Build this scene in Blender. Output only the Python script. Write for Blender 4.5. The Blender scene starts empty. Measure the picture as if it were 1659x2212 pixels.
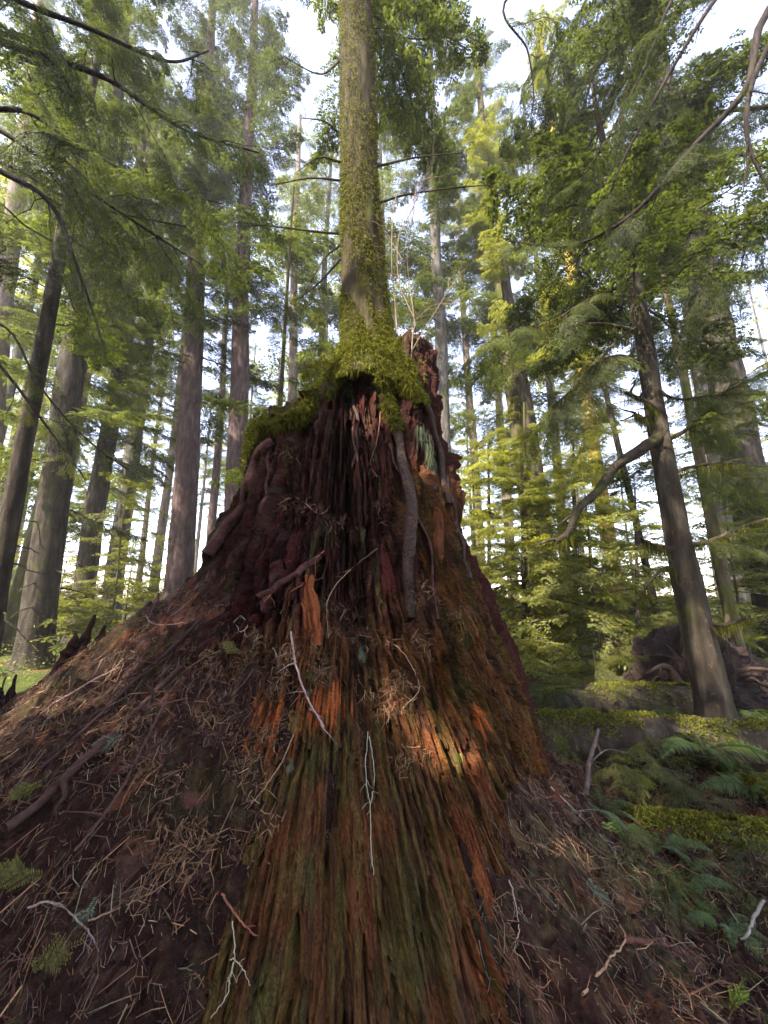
import bpy, math, random
import numpy as np
from mathutils import Vector, Matrix

# ------------------------------------------------------------------ camera, sky, sun, exposure
sc = bpy.context.scene
C = sc.collection
PITCH = math.radians(12.0)
CAM = np.array([0.0, 0.0, 1.6])
cam = bpy.data.cameras.new('camera'); cam_o = bpy.data.objects.new('camera', cam); C.objects.link(cam_o)
cam_o.location = CAM; cam_o.rotation_euler = (math.pi/2 + PITCH, 0, 0)
cam.sensor_fit = 'HORIZONTAL'; cam.sensor_width = 36; cam.lens = 855/1659*36
cam.clip_start = 0.05; cam.clip_end = 3000
sc.camera = cam_o

SUN_DIR = Vector((-0.52, -0.48, 0.71)).normalized()      # towards the sun: behind the viewpoint, to the left
elev = math.asin(SUN_DIR.z); azim = math.atan2(SUN_DIR.x, SUN_DIR.y)
w = bpy.data.worlds.new('World'); sc.world = w; w.use_nodes = True
nt = w.node_tree; bg = nt.nodes['Background']
sky = nt.nodes.new('ShaderNodeTexSky'); sky.sky_type = 'NISHITA'; sky.sun_disc = False
sky.sun_elevation = elev; sky.sun_rotation = azim; sky.dust_density = 0.5; sky.ozone_density = 2.5
hs = nt.nodes.new('ShaderNodeHueSaturation'); hs.inputs['Saturation'].default_value = 0.8
tn = nt.nodes.new('ShaderNodeMixRGB'); tn.blend_type = 'MULTIPLY'; tn.inputs[0].default_value = 1.0
tn.inputs[2].default_value = (1.12, 0.955, 0.94, 1)
nt.links.new(sky.outputs[0], hs.inputs['Color']); nt.links.new(hs.outputs[0], tn.inputs[1])
nt.links.new(tn.outputs[0], bg.inputs[0]); bg.inputs[1].default_value = 0.15
sl = bpy.data.lights.new('sun', 'SUN'); sl.energy = 3.6; sl.angle = math.radians(0.53); sl.color = (1.0, 0.93, 0.80)
so = bpy.data.objects.new('sun', sl); C.objects.link(so)
so.rotation_euler = SUN_DIR.to_track_quat('Z', 'Y').to_euler()
sc.view_settings.view_transform = 'Standard'; sc.view_settings.look = 'None'
sc.view_settings.gamma = 1; sc.view_settings.exposure = 2.75
sc.render.engine = 'CYCLES'
sc.cycles.use_denoising = True; sc.cycles.denoising_prefilter = 'FAST'
sc.cycles.max_bounces = 6; sc.cycles.diffuse_bounces = 4; sc.cycles.transmission_bounces = 4
sc.cycles.glossy_bounces = 2; sc.cycles.transparent_max_bounces = 4

# ------------------------------------------------------------------ numeric helpers
rng = np.random.default_rng(7); random.seed(7)
def hsh(i, j, k=0, s=0):
    i = np.asarray(i).astype(np.int64); j = np.asarray(j).astype(np.int64); k = np.asarray(k).astype(np.int64)
    n = (i*374761393 + j*668265263 + k*2147483647 + s*1274126177) & 0xffffffff
    n = ((n ^ (n >> 13))*1274126177) & 0xffffffff
    n = ((n ^ (n >> 16))*2246822519) & 0xffffffff
    return ((n ^ (n >> 15)) & 0xffffff)/float(0x1000000)
def vn2(x, y, s=0):
    x = np.asarray(x, float); y = np.asarray(y, float)
    i = np.floor(x); j = np.floor(y); u = x-i; v = y-j
    u = u*u*(3-2*u); v = v*v*(3-2*v)
    return (hsh(i, j, 0, s)*(1-u)*(1-v)+hsh(i+1, j, 0, s)*u*(1-v)+hsh(i, j+1, 0, s)*(1-u)*v+hsh(i+1, j+1, 0, s)*u*v)
def fbm(x, y, s=0, o=4):
    a = 0.5; t = 0; n = 0
    for q in range(o):
        t = t + a*vn2(x*2**q, y*2**q, s+q*17); n += a; a *= 0.5
    return t/n
def smooth(a, b, x):
    t = np.clip((np.asarray(x, float)-a)/(b-a), 0, 1); return t*t*(3-2*t)
def ray(px, py):
    x = (px-829.5)/855; y = (1106-py)/855
    return np.array([x, math.cos(PITCH)-y*math.sin(PITCH), math.sin(PITCH)+y*math.cos(PITCH)])
def at(px, py, Y):
    d = ray(px, py); return CAM + d*(Y/d[1])
def depth(p): return (p[1]-CAM[1])*math.cos(PITCH)+(p[2]-CAM[2])*math.sin(PITCH)

# ------------------------------------------------------------------ mesh helpers
def new_mesh(name, V, faces, midx=None, smooth_sh=False, col=None, fcol=None):
    V = np.asarray(V, np.float32)
    faces = [np.asarray(f, np.int32) for f in faces if len(f)]
    m = bpy.data.meshes.new(name)
    m.vertices.add(len(V)); m.vertices.foreach_set('co', V.ravel())
    lv = np.concatenate([f.ravel() for f in faces]); sizes = np.concatenate([np.full(len(f), f.shape[1], np.int32) for f in faces])
    m.loops.add(len(lv)); m.loops.foreach_set('vertex_index', lv)
    m.polygons.add(len(sizes)); st = np.zeros(len(sizes), np.int32); st[1:] = np.cumsum(sizes)[:-1]
    m.polygons.foreach_set('loop_start', st)
    if midx is not None: m.polygons.foreach_set('material_index', np.asarray(midx, np.int32))
    m.polygons.foreach_set('use_smooth', np.full(len(sizes), bool(smooth_sh)))
    if col is not None:
        a = m.attributes.new('tint', 'FLOAT_COLOR', 'POINT')
        cc = np.ones((len(V), 4), np.float32); cc[:, :3] = col; a.data.foreach_set('color', cc.ravel())
    if fcol is not None:
        a = m.attributes.new('vary', 'FLOAT', 'FACE'); a.data.foreach_set('value', np.asarray(fcol, np.float32))
    m.update(calc_edges=True)
    return m
def add(name, mesh, mats, parent=None, mw=None):
    for mt in mats:
        if mesh.materials.get(mt.name) is None: mesh.materials.append(mt)
    o = bpy.data.objects.new(name, mesh); C.objects.link(o)
    if parent is not None: o.parent = parent
    if mw is not None: o.matrix_local = mw
    return o
def thing(name, label, cat, loc=(0, 0, 0), group=None):
    o = bpy.data.objects.new(name, None); C.objects.link(o); o.location = loc; o.empty_display_size = 0.2
    return tag(o, label, cat, group)
def tag(o, label, cat, group=None):
    o['label'] = label; o['category'] = cat
    if group: o['group'] = group
    return o
class MB:
    """collects pieces of one mesh"""
    def __init__(s): s.V = []; s.F4 = []; s.F3 = []; s.m4 = []; s.m3 = []; s.n = 0; s.c = []
    def put(s, V, F, m=0, col=None):
        V = np.asarray(V, float); F = np.asarray(F, np.int64)
        s.V.append(V); (s.F4 if F.shape[1] == 4 else s.F3).append(F+s.n)
        (s.m4 if F.shape[1] == 4 else s.m3).append(np.full(len(F), m)); s.n += len(V)
        if col is not None: s.c.append(np.broadcast_to(np.asarray(col, float), (len(V), 3)))
    def mesh(s, name, smooth_sh=False, origin=None):
        V = np.concatenate(s.V)
        if origin is not None: V = V-np.asarray(origin)
        fs = []; ms = []
        if s.F4: fs.append(np.concatenate(s.F4)); ms.append(np.concatenate(s.m4))
        if s.F3: fs.append(np.concatenate(s.F3)); ms.append(np.concatenate(s.m3))
        ms = np.concatenate(ms)
        col = np.concatenate(s.c) if s.c and sum(len(q) for q in s.c) == len(V) else None
        return new_mesh(name, V, fs, ms, smooth_sh, col, fcol=hsh(np.arange(len(ms)), 3, 1, 5))
def frames(P):
    P = np.asarray(P, float); T = np.gradient(P, axis=0); T /= np.linalg.norm(T, axis=1)[:, None]+1e-9
    n = np.cross(T[0], [0.31, 0.87, 0.12]); n /= np.linalg.norm(n)
    N = []
    for t in T:
        n = n-t*np.dot(n, t); n /= np.linalg.norm(n)+1e-9; N.append(n)
    N = np.array(N); return T, N, np.cross(T, N)
def tube(P, R, sides=6, noise=0.0, seed=0, freq=3.0, cap=True):
    P = np.asarray(P, float); n = len(P); R = np.broadcast_to(np.asarray(R, float), (n,))
    T, N, B = frames(P); a = np.linspace(0, 2*math.pi, sides, endpoint=False)
    rr = np.repeat(R[:, None], sides, 1)
    if noise:
        s = np.concatenate([[0], np.cumsum(np.linalg.norm(np.diff(P, axis=0), axis=1))])
        A = np.broadcast_to(a[None, :], rr.shape); S = np.broadcast_to(s[:, None], rr.shape)
        k = np.cos(A)*freq+np.sin(A)*freq*0.7
        rr = rr*(1+noise*(fbm(k+9+seed*3.1, S*freq*0.6+np.sin(A)*freq, seed, 4)-0.5)*2)
    V = P[:, None, :]+rr[..., None]*(np.cos(a)[None, :, None]*N[:, None, :]+np.sin(a)[None, :, None]*B[:, None, :])
    V = V.reshape(-1, 3)
    i = np.arange(n-1)[:, None]*sides; j = np.arange(sides)[None, :]; j2 = (j+1) % sides
    F = np.stack([i+j, i+j2, i+sides+j2, i+sides+j], -1).reshape(-1, 4)
    return V, F
def spline(pts, n):
    """Catmull-Rom through pts, n samples"""
    P = np.asarray(pts, float); P = np.vstack([2*P[0]-P[1], P, 2*P[-1]-P[-2]])
    t = np.linspace(0, len(P)-3-1e-6, n); k = t.astype(int); u = (t-k)[:, None]
    p0, p1, p2, p3 = P[k], P[k+1], P[k+2], P[k+3]
    return 0.5*((2*p1)+(-p0+p2)*u+(2*p0-5*p1+4*p2-p3)*u**2+(-p0+3*p1-3*p2+p3)*u**3)
def sticks(P0, P1, r, bend=0.1):
    """many thin bent three-sided prisms"""
    P0 = np.asarray(P0, float); P1 = np.asarray(P1, float); n = len(P0); d = P1-P0
    L = np.linalg.norm(d, axis=1)[:, None]+1e-9; t = d/L
    a = np.cross(t, rng.normal(size=(n, 3))); a /= np.linalg.norm(a, axis=1)[:, None]+1e-9; b = np.cross(t, a)
    r = np.broadcast_to(np.asarray(r, float), (n,))[:, None]
    M = (P0+P1)/2+a*L*bend*rng.normal(size=(n, 1))
    V = []
    for Q, k in ((P0, 1.0), (M, 0.9), (P1, 0.5)):
        for q in range(3):
            an = q*2.0944; V.append(Q+r*k*(math.cos(an)*a+math.sin(an)*b))
    V = np.stack(V, 1).reshape(-1, 3)
    base = (np.arange(n)*9)[:, None]; F = []
    for s in (0, 3):
        for q in range(3):
            q2 = (q+1) % 3; F.append(base+np.array([s+q, s+q2, s+3+q2, s+3+q])[None])
    return V, np.stack(F, 1).reshape(-1, 4)
def blades(P, D, L, W, curl=0.3):
    """small two-segment tapering blades (moss, needles): root P, direction D"""
    n = len(P); D = D/(np.linalg.norm(D, axis=1)[:, None]+1e-9)
    s = np.cross(D, rng.normal(size=(n, 3))); s /= np.linalg.norm(s, axis=1)[:, None]+1e-9
    u = np.cross(s, D); L = np.broadcast_to(L, (n,))[:, None]; W = np.broadcast_to(W, (n,))[:, None]
    M = P+D*L*0.55; Tp = P+D*L+u*L*curl*rng.normal(size=(n, 1))-np.array([0, 0, 1])*L*0.35
    V = np.stack([P-s*W*0.4, P+s*W*0.4, M+s*W*0.5, M-s*W*0.5, Tp], 1).reshape(-1, 3)
    b = (np.arange(n)*5)[:, None]
    return V, b+np.array([[0, 1, 2, 3]]), b+np.array([[3, 2, 4]])
def orient(loc, x, up=(0, 0, 1), scale=1.0, roll=0.0):
    x = Vector(x).normalized(); z = Vector(up); y = z.cross(x)
    if y.length < 1e-4: y = Vector((0, 1, 0)).cross(x)
    y.normalize(); z = x.cross(y)
    M = Matrix((x, y, z)).transposed().to_4x4()
    return Matrix.Translation(Vector(loc)) @ M @ Matrix.Rotation(roll, 4, 'X') @ Matrix.Scale(scale, 4)

# ------------------------------------------------------------------ materials
def mat(name):
    m = bpy.data.materials.new(name); m.use_nodes = True
    n = m.node_tree; n.nodes.clear(); out = n.nodes.new('ShaderNodeOutputMaterial'); return m, n, out
def ramp(n, src, stops):
    r = n.nodes.new('ShaderNodeValToRGB'); el = r.color_ramp.elements
    while len(el) < len(stops): el.new(0.5)
    for e, (p, c) in zip(el, stops): e.position = p; e.color = (*c, 1)
    n.links.new(src, r.inputs[0]); return r.outputs[0]
def noise(n, vec, scale, detail=5, rough=0.6, sc3=None):
    if sc3 is not None:
        mp = n.nodes.new('ShaderNodeMapping'); mp.inputs['Scale'].default_value = sc3; n.links.new(vec, mp.inputs[0]); vec = mp.outputs[0]
    t = n.nodes.new('ShaderNodeTexNoise'); t.inputs['Scale'].default_value = scale; t.inputs['Detail'].default_value = detail
    t.inputs['Roughness'].default_value = rough; n.links.new(vec, t.inputs['Vector']); return t.outputs['Fac']
def mixc(n, fac, a, b, blend='MIX'):
    x = n.nodes.new('ShaderNodeMixRGB'); x.blend_type = blend
    for k, v in ((0, fac), (1, a), (2, b)):
        if isinstance(v, (int, float)): x.inputs[k].default_value = v
        elif isinstance(v, tuple): x.inputs[k].default_value = (*v, 1)
        else: n.links.new(v, x.inputs[k])
    return x.outputs[0]
def bump(n, h, strength, dist):
    b = n.nodes.new('ShaderNodeBump'); b.inputs['Strength'].default_value = strength; b.inputs['Distance'].default_value = dist
    n.links.new(h, b.inputs['Height']); return b.outputs[0]
def bark_mat(name, c0, c1, c2, moss=0.0, mossc=(0.09, 0.11, 0.015), freq=9.0):
    m, n, out = mat(name); g = n.nodes.new('ShaderNodeNewGeometry')
    pos = n.nodes.new('ShaderNodeTexCoord').outputs['Object']
    f1 = noise(n, pos, freq, 6, 0.65, (1, 1, 0.22)); f2 = noise(n, pos, 1.3, 4, 0.6)
    c = ramp(n, f1, [(0.32, c0), (0.52, c1), (0.72, c2)])
    lic = ramp(n, noise(n, pos, freq*2.1, 4, 0.7), [(0.61, (0, 0, 0)), (0.74, (.8, .8, .8))])
    c = mixc(n, lic, c, tuple(min(1, v*1.5+0.02) for v in c2))
    if moss > 0:
        mk = n.nodes.new('ShaderNodeMath'); mk.operation = 'MULTIPLY_ADD'
        n.links.new(noise(n, pos, 4.0, 5, 0.65), mk.inputs[0]); mk.inputs[1].default_value = 0.55
        n.links.new(f2, mk.inputs[2])
        mm = ramp(n, mk.outputs[0], [(min(.97, 1.0-moss*0.42), (0, 0, 0)), (min(1.0, 1.12-moss*0.42), (1, 1, 1))])
        c = mixc(n, mm, c, mossc)
    p = n.nodes.new('ShaderNodeBsdfPrincipled'); n.links.new(c, p.inputs['Base Color'])
    p.inputs['Roughness'].default_value = 0.85; p.inputs['Specular IOR Level'].default_value = 0.06
    n.links.new(bump(n, f1, 0.9, 0.03), p.inputs['Normal']); n.links.new(p.outputs[0], out.inputs[0]); return m
def leaf_mat(name, dark, light, trans=0.45, tcol=None):
    m, n, out = mat(name)
    oi = n.nodes.new('ShaderNodeObjectInfo'); at_ = n.nodes.new('ShaderNodeAttribute'); at_.attribute_name = 'vary'
    s = n.nodes.new('ShaderNodeMath'); s.operation = 'MULTIPLY_ADD'
    n.links.new(at_.outputs['Fac'], s.inputs[0]); s.inputs[1].default_value = 0.55
    s2 = n.nodes.new('ShaderNodeMath'); s2.operation = 'MULTIPLY'; n.links.new(oi.outputs['Random'], s2.inputs[0]); s2.inputs[1].default_value = 0.45
    n.links.new(s2.outputs[0], s.inputs[2])
    c = ramp(n, s.outputs[0], [(0.15, dark), (0.9, light)])
    d = n.nodes.new('ShaderNodeBsdfPrincipled'); n.links.new(c, d.inputs['Base Color']); d.inputs['Roughness'].default_value = 0.55
    d.inputs['Specular IOR Level'].default_value = 0.3
    t = n.nodes.new('ShaderNodeBsdfTranslucent')
    n.links.new(mixc(n, 1.0, c, tcol or (1.5, 1.5, 0.55), 'MULTIPLY'), t.inputs[0])
    mx = n.nodes.new('ShaderNodeMixShader'); mx.inputs[0].default_value = trans
    n.links.new(d.outputs[0], mx.inputs[1]); n.links.new(t.outputs[0], mx.inputs[2]); n.links.new(mx.outputs[0], out.inputs[0]); return m
def plain_mat(name, a, b, scale=12, rough=0.8, bmp=0.3, stretch=(1, 1, 1)):
    m, n, out = mat(name); pos = n.nodes.new('ShaderNodeTexCoord').outputs['Object']
    f = noise(n, pos, scale, 5, 0.65, stretch); c = ramp(n, f, [(0.3, a), (0.7, b)])
    p = n.nodes.new('ShaderNodeBsdfPrincipled'); n.links.new(c, p.inputs['Base Color']); p.inputs['Roughness'].default_value = rough
    p.inputs['Specular IOR Level'].default_value = 0.06
    n.links.new(bump(n, f, bmp, 0.02), p.inputs['Normal']); n.links.new(p.outputs[0], out.inputs[0]); return m
def tint_mat(name, rough=0.85, scale=60, bmp=0.6, grain=(1, 1, 1), vary=0.5, dist=0.01, attr=None):
    """colour from the wood's own pigment map, with fine grain on top"""
    m, n, out = mat(name); pos = n.nodes.new('ShaderNodeTexCoord').outputs['Object']
    if attr: ga = n.nodes.new('ShaderNodeAttribute'); ga.attribute_name = attr; pos = ga.outputs['Vector']
    a = n.nodes.new('ShaderNodeAttribute'); a.attribute_name = 'tint'
    f = noise(n, pos, scale, 5, 0.7, grain); v = ramp(n, f, [(0.28, (1-vary,)*3), (0.72, (1+vary,)*3)])
    c = mixc(n, 1.0, a.outputs['Color'], v, 'MULTIPLY')
    if attr:                                              # crumbly mottling that breaks up the long grain
        f3 = noise(n, pos, 150, 4, 0.75, (1, 0.55, 1)); c = mixc(n, 1.0, c, ramp(n, f3, [(0.32, (.45,)*3), (0.5, (1,)*3), (0.68, (1.7,)*3)]), 'MULTIPLY')
        ad = n.nodes.new('ShaderNodeMath'); ad.operation = 'ADD'; n.links.new(f, ad.inputs[0]); n.links.new(f3, ad.inputs[1]); f = ad.outputs[0]
    p = n.nodes.new('ShaderNodeBsdfPrincipled'); n.links.new(c, p.inputs['Base Color']); p.inputs['Roughness'].default_value = rough
    p.inputs['Specular IOR Level'].default_value = 0.06
    n.links.new(bump(n, f, bmp, dist), p.inputs['Normal']); n.links.new(p.outputs[0], out.inputs[0]); return m
def tint_leaf(name, trans=0.3):
    m, n, out = mat(name); a = n.nodes.new('ShaderNodeAttribute'); a.attribute_name = 'tint'
    d = n.nodes.new('ShaderNodeBsdfDiffuse'); t = n.nodes.new('ShaderNodeBsdfTranslucent'); mx = n.nodes.new('ShaderNodeMixShader')
    mx.inputs[0].default_value = trans
    n.links.new(a.outputs['Color'], d.inputs[0]); n.links.new(a.outputs['Color'], t.inputs[0])
    n.links.new(d.outputs[0], mx.inputs[1]); n.links.new(t.outputs[0], mx.inputs[2]); n.links.new(mx.outputs[0], out.inputs[0]); return m

M_STUMP = tint_mat('stump_wood', scale=105, grain=(1.5, 0.2, 1), vary=0.6, bmp=1.0, dist=0.014, attr='grain')
M_WOOD = tint_mat('rotten_wood', scale=70, grain=(1, 1, 0.12), vary=0.6, bmp=0.9, dist=0.012)
M_SOIL = tint_mat('humus', scale=38, vary=0.6, bmp=1.0, dist=0.03)
M_LITTER = tint_mat('litter', scale=20, vary=0.3, bmp=0.1)
M_MOSS = tint_leaf('moss', 0.35)
M_TWIG = tint_mat('twig_bark', scale=40, vary=0.35, bmp=0.3, dist=0.003)
M_ROOT = plain_mat('root_bark', (0.016, 0.010, 0.008), (0.085, 0.056, 0.043), 34, 0.8, 0.8, (1, 1, 2))
M_ROOTRED = plain_mat('root_red', (0.026, 0.012, 0.010), (0.10, 0.043, 0.034), 16, 0.8, 0.9)
B_DARK = bark_mat('bark_dark', (0.014, 0.011, 0.008), (0.038, 0.030, 0.022), (0.080, 0.066, 0.050), 0.35, (.05, .055, .014))
B_MOSSY = bark_mat('bark_mossy', (0.025, 0.018, 0.010), (0.07, 0.055, 0.03), (0.12, 0.10, 0.06), 0.60, (0.060, 0.066, 0.013))
B_BRANCH = bark_mat('bark_branch', (0.012, 0.009, 0.008), (0.030, 0.023, 0.019), (0.06, 0.047, 0.038), 0.15, (.045, .045, .012))
B_LEAN = bark_mat('bark_lean', (0.014, 0.010, 0.008), (0.035, 0.027, 0.019), (0.075, 0.060, 0.042), 0.28, (0.045, 0.048, 0.012))
B_GREY = bark_mat('bark_grey', (0.035, 0.030, 0.025), (0.080, 0.070, 0.058), (0.15, 0.135, 0.115), 0.30, (.06, .065, .018))
B_RED = bark_mat('bark_red', (0.026, 0.017, 0.015), (0.065, 0.042, 0.037), (0.12, 0.085, 0.074), 0.15, (.05, .05, .016))
B_PALE = bark_mat('bark_pale', (0.07, 0.052, 0.040), (0.15, 0.115, 0.09), (0.25, 0.20, 0.16), 0.15)
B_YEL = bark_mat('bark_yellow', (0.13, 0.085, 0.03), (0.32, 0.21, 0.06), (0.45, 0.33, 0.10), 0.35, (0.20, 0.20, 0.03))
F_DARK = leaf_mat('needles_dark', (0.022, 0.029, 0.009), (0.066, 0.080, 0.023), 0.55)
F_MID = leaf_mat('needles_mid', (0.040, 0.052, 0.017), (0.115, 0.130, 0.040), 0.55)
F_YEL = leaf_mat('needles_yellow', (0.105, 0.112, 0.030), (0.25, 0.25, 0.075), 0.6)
F_FERN = leaf_mat('fern_green', (0.035, 0.060, 0.016), (0.095, 0.135, 0.038), 0.45)
F_BLUE = leaf_mat('sprig_blue', (0.07, 0.095, 0.06), (0.17, 0.21, 0.145), 0.3, (1, 1, 0.8))
F_LIME = leaf_mat('sprig_lime', (0.16, 0.24, 0.03), (0.34, 0.44, 0.08), 0.4)
M_HANG = leaf_mat('hanging_moss', (0.09, 0.095, 0.03), (0.20, 0.20, 0.08), 0.4, (1, 1, 0.8))

# ------------------------------------------------------------------ stump shape and the mounded ground
SC = np.array([-0.45, 4.30])                       # stump axis
TH = np.array([0, 30, 60, 90, 135, 180, 205, 230, 250, 262, 270, 280, 290, 298, 310, 330, 345, 360], float)
ZK = np.array([-0.4, 0.0, .37, .67, 1.04, 1.7, 2.3, 2.9, 3.3, 3.8, 4.6])
def _row(s): return [float(v) for v in s.split()]
RT = np.array([
 _row('2.1 2.1 2.1 2.1 2.2 2.25 2.3 2.3 2.4 2.8 3.8 4.1 3.3 2.6 2.3 2.1 2.1 2.1'),
 _row('1.9 1.9 1.9 1.9 1.95 2.0 2.0 2.0 2.1 2.6 3.4 3.5 2.98 2.4 2.1 1.92 1.9 1.9'),
 _row('1.75 1.75 1.75 1.75 1.8 1.85 1.85 1.88 2.0 2.35 2.85 2.90 2.58 2.18 1.96 1.80 1.76 1.75'),
 _row('1.66 1.66 1.66 1.66 1.7 1.75 1.75 1.8 2.0 2.2 2.35 2.38 2.33 2.15 1.95 1.75 1.69 1.66'),
 _row('1.57 1.57 1.57 1.57 1.6 1.65 1.68 1.72 1.82 1.88 1.92 1.94 1.9 1.85 1.78 1.66 1.6 1.57'),
 _row('1.36 1.36 1.38 1.4 1.40 1.42 1.42 1.44 1.47 1.5 1.5 1.52 1.52 1.5 1.46 1.40 1.38 1.36'),
 _row('1.21 1.21 1.24 1.26 1.26 1.25 1.24 1.25 1.26 1.26 1.26 1.27 1.27 1.27 1.26 1.23 1.22 1.21'),
 _row('1.30 1.30 1.2 1.2 1.20 1.19 1.16 1.14 1.13 1.12 1.12 1.12 1.12 1.13 1.18 1.27 1.30 1.30'),
 _row('1.36 1.36 1.2 1.14 1.14 1.13 1.10 1.06 1.04 1.02 1.02 1.02 1.02 1.06 1.16 1.32 1.36 1.36'),
 _row('1.37 1.37 1.18 1.07 1.05 1.04 1.0 0.96 0.92 0.88 0.86 0.86 0.90 0.98 1.12 1.32 1.37 1.37'),
 _row('1.36 1.36 1.14 1.0 0.96 0.95 0.9 0.84 0.80 0.74 0.72 0.72 0.80 0.92 1.08 1.30 1.36 1.36')])
# shells: outer wood survives up to this height
SHELL = np.array([[0, 3.0], [90, 1.6], [180, 1.5], [215, 1.35], [240, 1.30], [252, 1.15], [258, 1.75], [266, 1.72], [270, 1.28], [284, 1.22], [292, 1.30], [297, 2.3], [306, 2.62], [322, 2.7], [330, 2.6], [345, 3.0], [360, 3.0]])
TOPZ = np.array([[0, 4.28], [20, 4.0], [45, 3.7], [90, 3.6], [135, 3.35], [180, 3.30], [210, 3.28], [230, 3.38], [245, 3.62], [256, 3.85], [270, 3.98], [300, 3.98], [320, 4.0], [328, 4.35], [345, 4.42], [360, 4.28]])
_td = np.arange(0, 361.0); _zd = np.linspace(-0.4, 4.6, 251)
_G = np.empty((len(_zd), len(_td)))
_tmp = np.array([[np.interp(_td, TH, r)] for r in RT])[:, 0, :]
for _i in range(len(_td)): _G[:, _i] = np.interp(_zd, ZK, _tmp[:, _i])
def _blur(G, k, ax):
    ker = np.hanning(k+2)[1:-1]; ker /= ker.sum(); pad = k//2
    P = np.concatenate([G[:, -pad-1:-1], G, G[:, 1:pad+1]], 1) if ax == 1 else np.concatenate([np.repeat(G[:1], pad, 0), G, np.repeat(G[-1:], pad, 0)], 0)
    return np.apply_along_axis(lambda r: np.convolve(r, ker, 'valid'), ax, P)
_G = _blur(_blur(_G, 9, 1), 15, 0)
def _gs(th, z):
    a = np.clip(np.asarray(th, float) % 360, 0, 359.999); b = np.clip((np.asarray(z, float)+0.4)/0.02, 0, 249.999)
    i = a.astype(int); j = b.astype(int); u = a-i; v = b-j
    return _G[j, i]*(1-u)*(1-v)+_G[j, i+1]*u*(1-v)+_G[j+1, i]*(1-u)*v+_G[j+1, i+1]*u*v
HOLLOW = [(279, 3.72, 7, .26, .34), (262, 3.55, 5, .22, .16), (247, 3.12, 7, .13, .12), (300, 1.95, 2.0, .35, .12), (234, 2.2, 6, .25, .10), (222, 1.2, 5, .22, .12), (318, 2.9, 3, .45, .10), (286, 3.2, 3, .25, .10), (230, 2.9, 4, .2, .1), (243, .9, 4, .3, .14)]
def shell_top(th): return np.interp(np.asarray(th) % 360, SHELL[:, 0], SHELL[:, 1])
def stump_R(th, z):
    th = np.asarray(th, float) % 360; z = np.asarray(z, float)
    r = _gs(th, z)
    j = shell_top(th)+0.34*(vn2(th*0.55, th*0+3, 31)-0.5)+0.22*(vn2(th*1.9, th*0+5, 37)-0.5)
    r = r+0.19*smooth(0.04, -0.08, z-j)-0.08
    for (a, zz, wa, wz, d) in HOLLOW: r = r-d*np.exp(-((th-a)/wa)**2-((z-zz)/wz)**2)
    return r
def stump_top(th):
    th = np.asarray(th, float) % 360
    return np.interp(th, TOPZ[:, 0], TOPZ[:, 1])+0.30*(vn2(th*0.42, th*0, 51)-0.5)+0.16*(vn2(th*1.4, th*0, 52)-0.5)
MA = np.array([[0, .45], [60, .45], [90, .55], [150, 1.25], [180, 1.62], [212, 1.62], [240, 1.5], [262, 1.38], [288, 1.30], [305, 1.0], [322, .72], [340, .52], [360, .45]])
def ground(x, y):
    x = np.asarray(x, float); y = np.asarray(y, float)
    dx = x-SC[0]; dy = y-SC[1]; r = np.hypot(dx, dy); th = np.degrees(np.arctan2(dy, dx)) % 360
    A = np.interp(th, MA[:, 0], MA[:, 1])
    h = A-0.80*(r-1.5)
    k = 0.16; h = k*np.log1p(np.exp(np.clip(h/k, -40, 40)))            # soft maximum with the floor
    h = np.minimum(h, 2.0)
    wgt = smooth(0.02, 0.5, h)
    h = h+(0.16*(fbm(x*1.5, y*1.5, 3)-0.5)+0.10*(fbm(x*6, y*6, 8)-0.5)+0.05*(fbm(x*19, y*19, 9, 3)-0.5))*(0.5+0.8*wgt)
    far = smooth(6, 25, np.hypot(x, y))
    h = h+far*0.9*(fbm(x*0.09, y*0.09, 11)-0.5)
    return h-0.02*smooth(5, 9, y)
def hit(px, py, lift=0.0):
    """where the line of sight meets the stump or the ground"""
    d = ray(px, py); d = d/np.linalg.norm(d)
    t = np.arange(0.6, 9.0, 0.01); P = CAM[None]+t[:, None]*d[None]
    dx = P[:, 0]-SC[0]; dy = P[:, 1]-SC[1]; r = np.hypot(dx, dy); th = np.degrees(np.arctan2(dy, dx)) % 360
    ins = ((r < stump_R(th, P[:, 2])) & (P[:, 2] < stump_top(th))) | (P[:, 2] < ground(P[:, 0], P[:, 1]))
    k = int(np.argmax(ins)) if ins.any() else int(4.0/0.01)
    return P[k]-d*lift

# ------------------------------------------------------------------ the setting: forest floor
def sheet_axis(n, lim, c, near):
    u = np.linspace(-1, 1, n); b = np.arcsinh(lim/near)
    return c+near*np.sinh(b*u)
gx = sheet_axis(260, 600, -0.4, 3.2); gy = sheet_axis(260, 600, 3.2, 3.2)
GX, GY = np.meshgrid(gx, gy); GZ = ground(GX, GY)
V = np.stack([GX, GY, GZ], -1).reshape(-1, 3); nx = len(gx); ny = len(gy)
ii = np.arange(ny-1)[:, None]*nx+np.arange(nx-1)[None]
F = np.stack([ii, ii+1, ii+1+nx, ii+nx], -1).reshape(-1, 4)
x, y = V[:, 0], V[:, 1]
f1 = fbm(x*1.2, y*1.2, 21)[:, None]; f2 = fbm(x*5, y*5, 22)[:, None]
hum = np.array([0.040, 0.020, 0.018])+f2*np.array([0.050, 0.026, 0.022])
rust = np.array([0.15, 0.050, 0.022]); green = np.array([0.060, 0.075, 0.018])
c = hum*(1-smooth(0.60, 0.75, f2))+rust*smooth(0.60, 0.75, f2)
dS = np.hypot(x-SC[0], y-SC[1])[:, None]
gm = smooth(2.2, 3.6, dS+0.9*(x[:, None] > 0.6))*smooth(0.30, 0.55, f1)
c = c*(1-gm)+green*(0.6+0.8*f2)*gm
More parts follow.
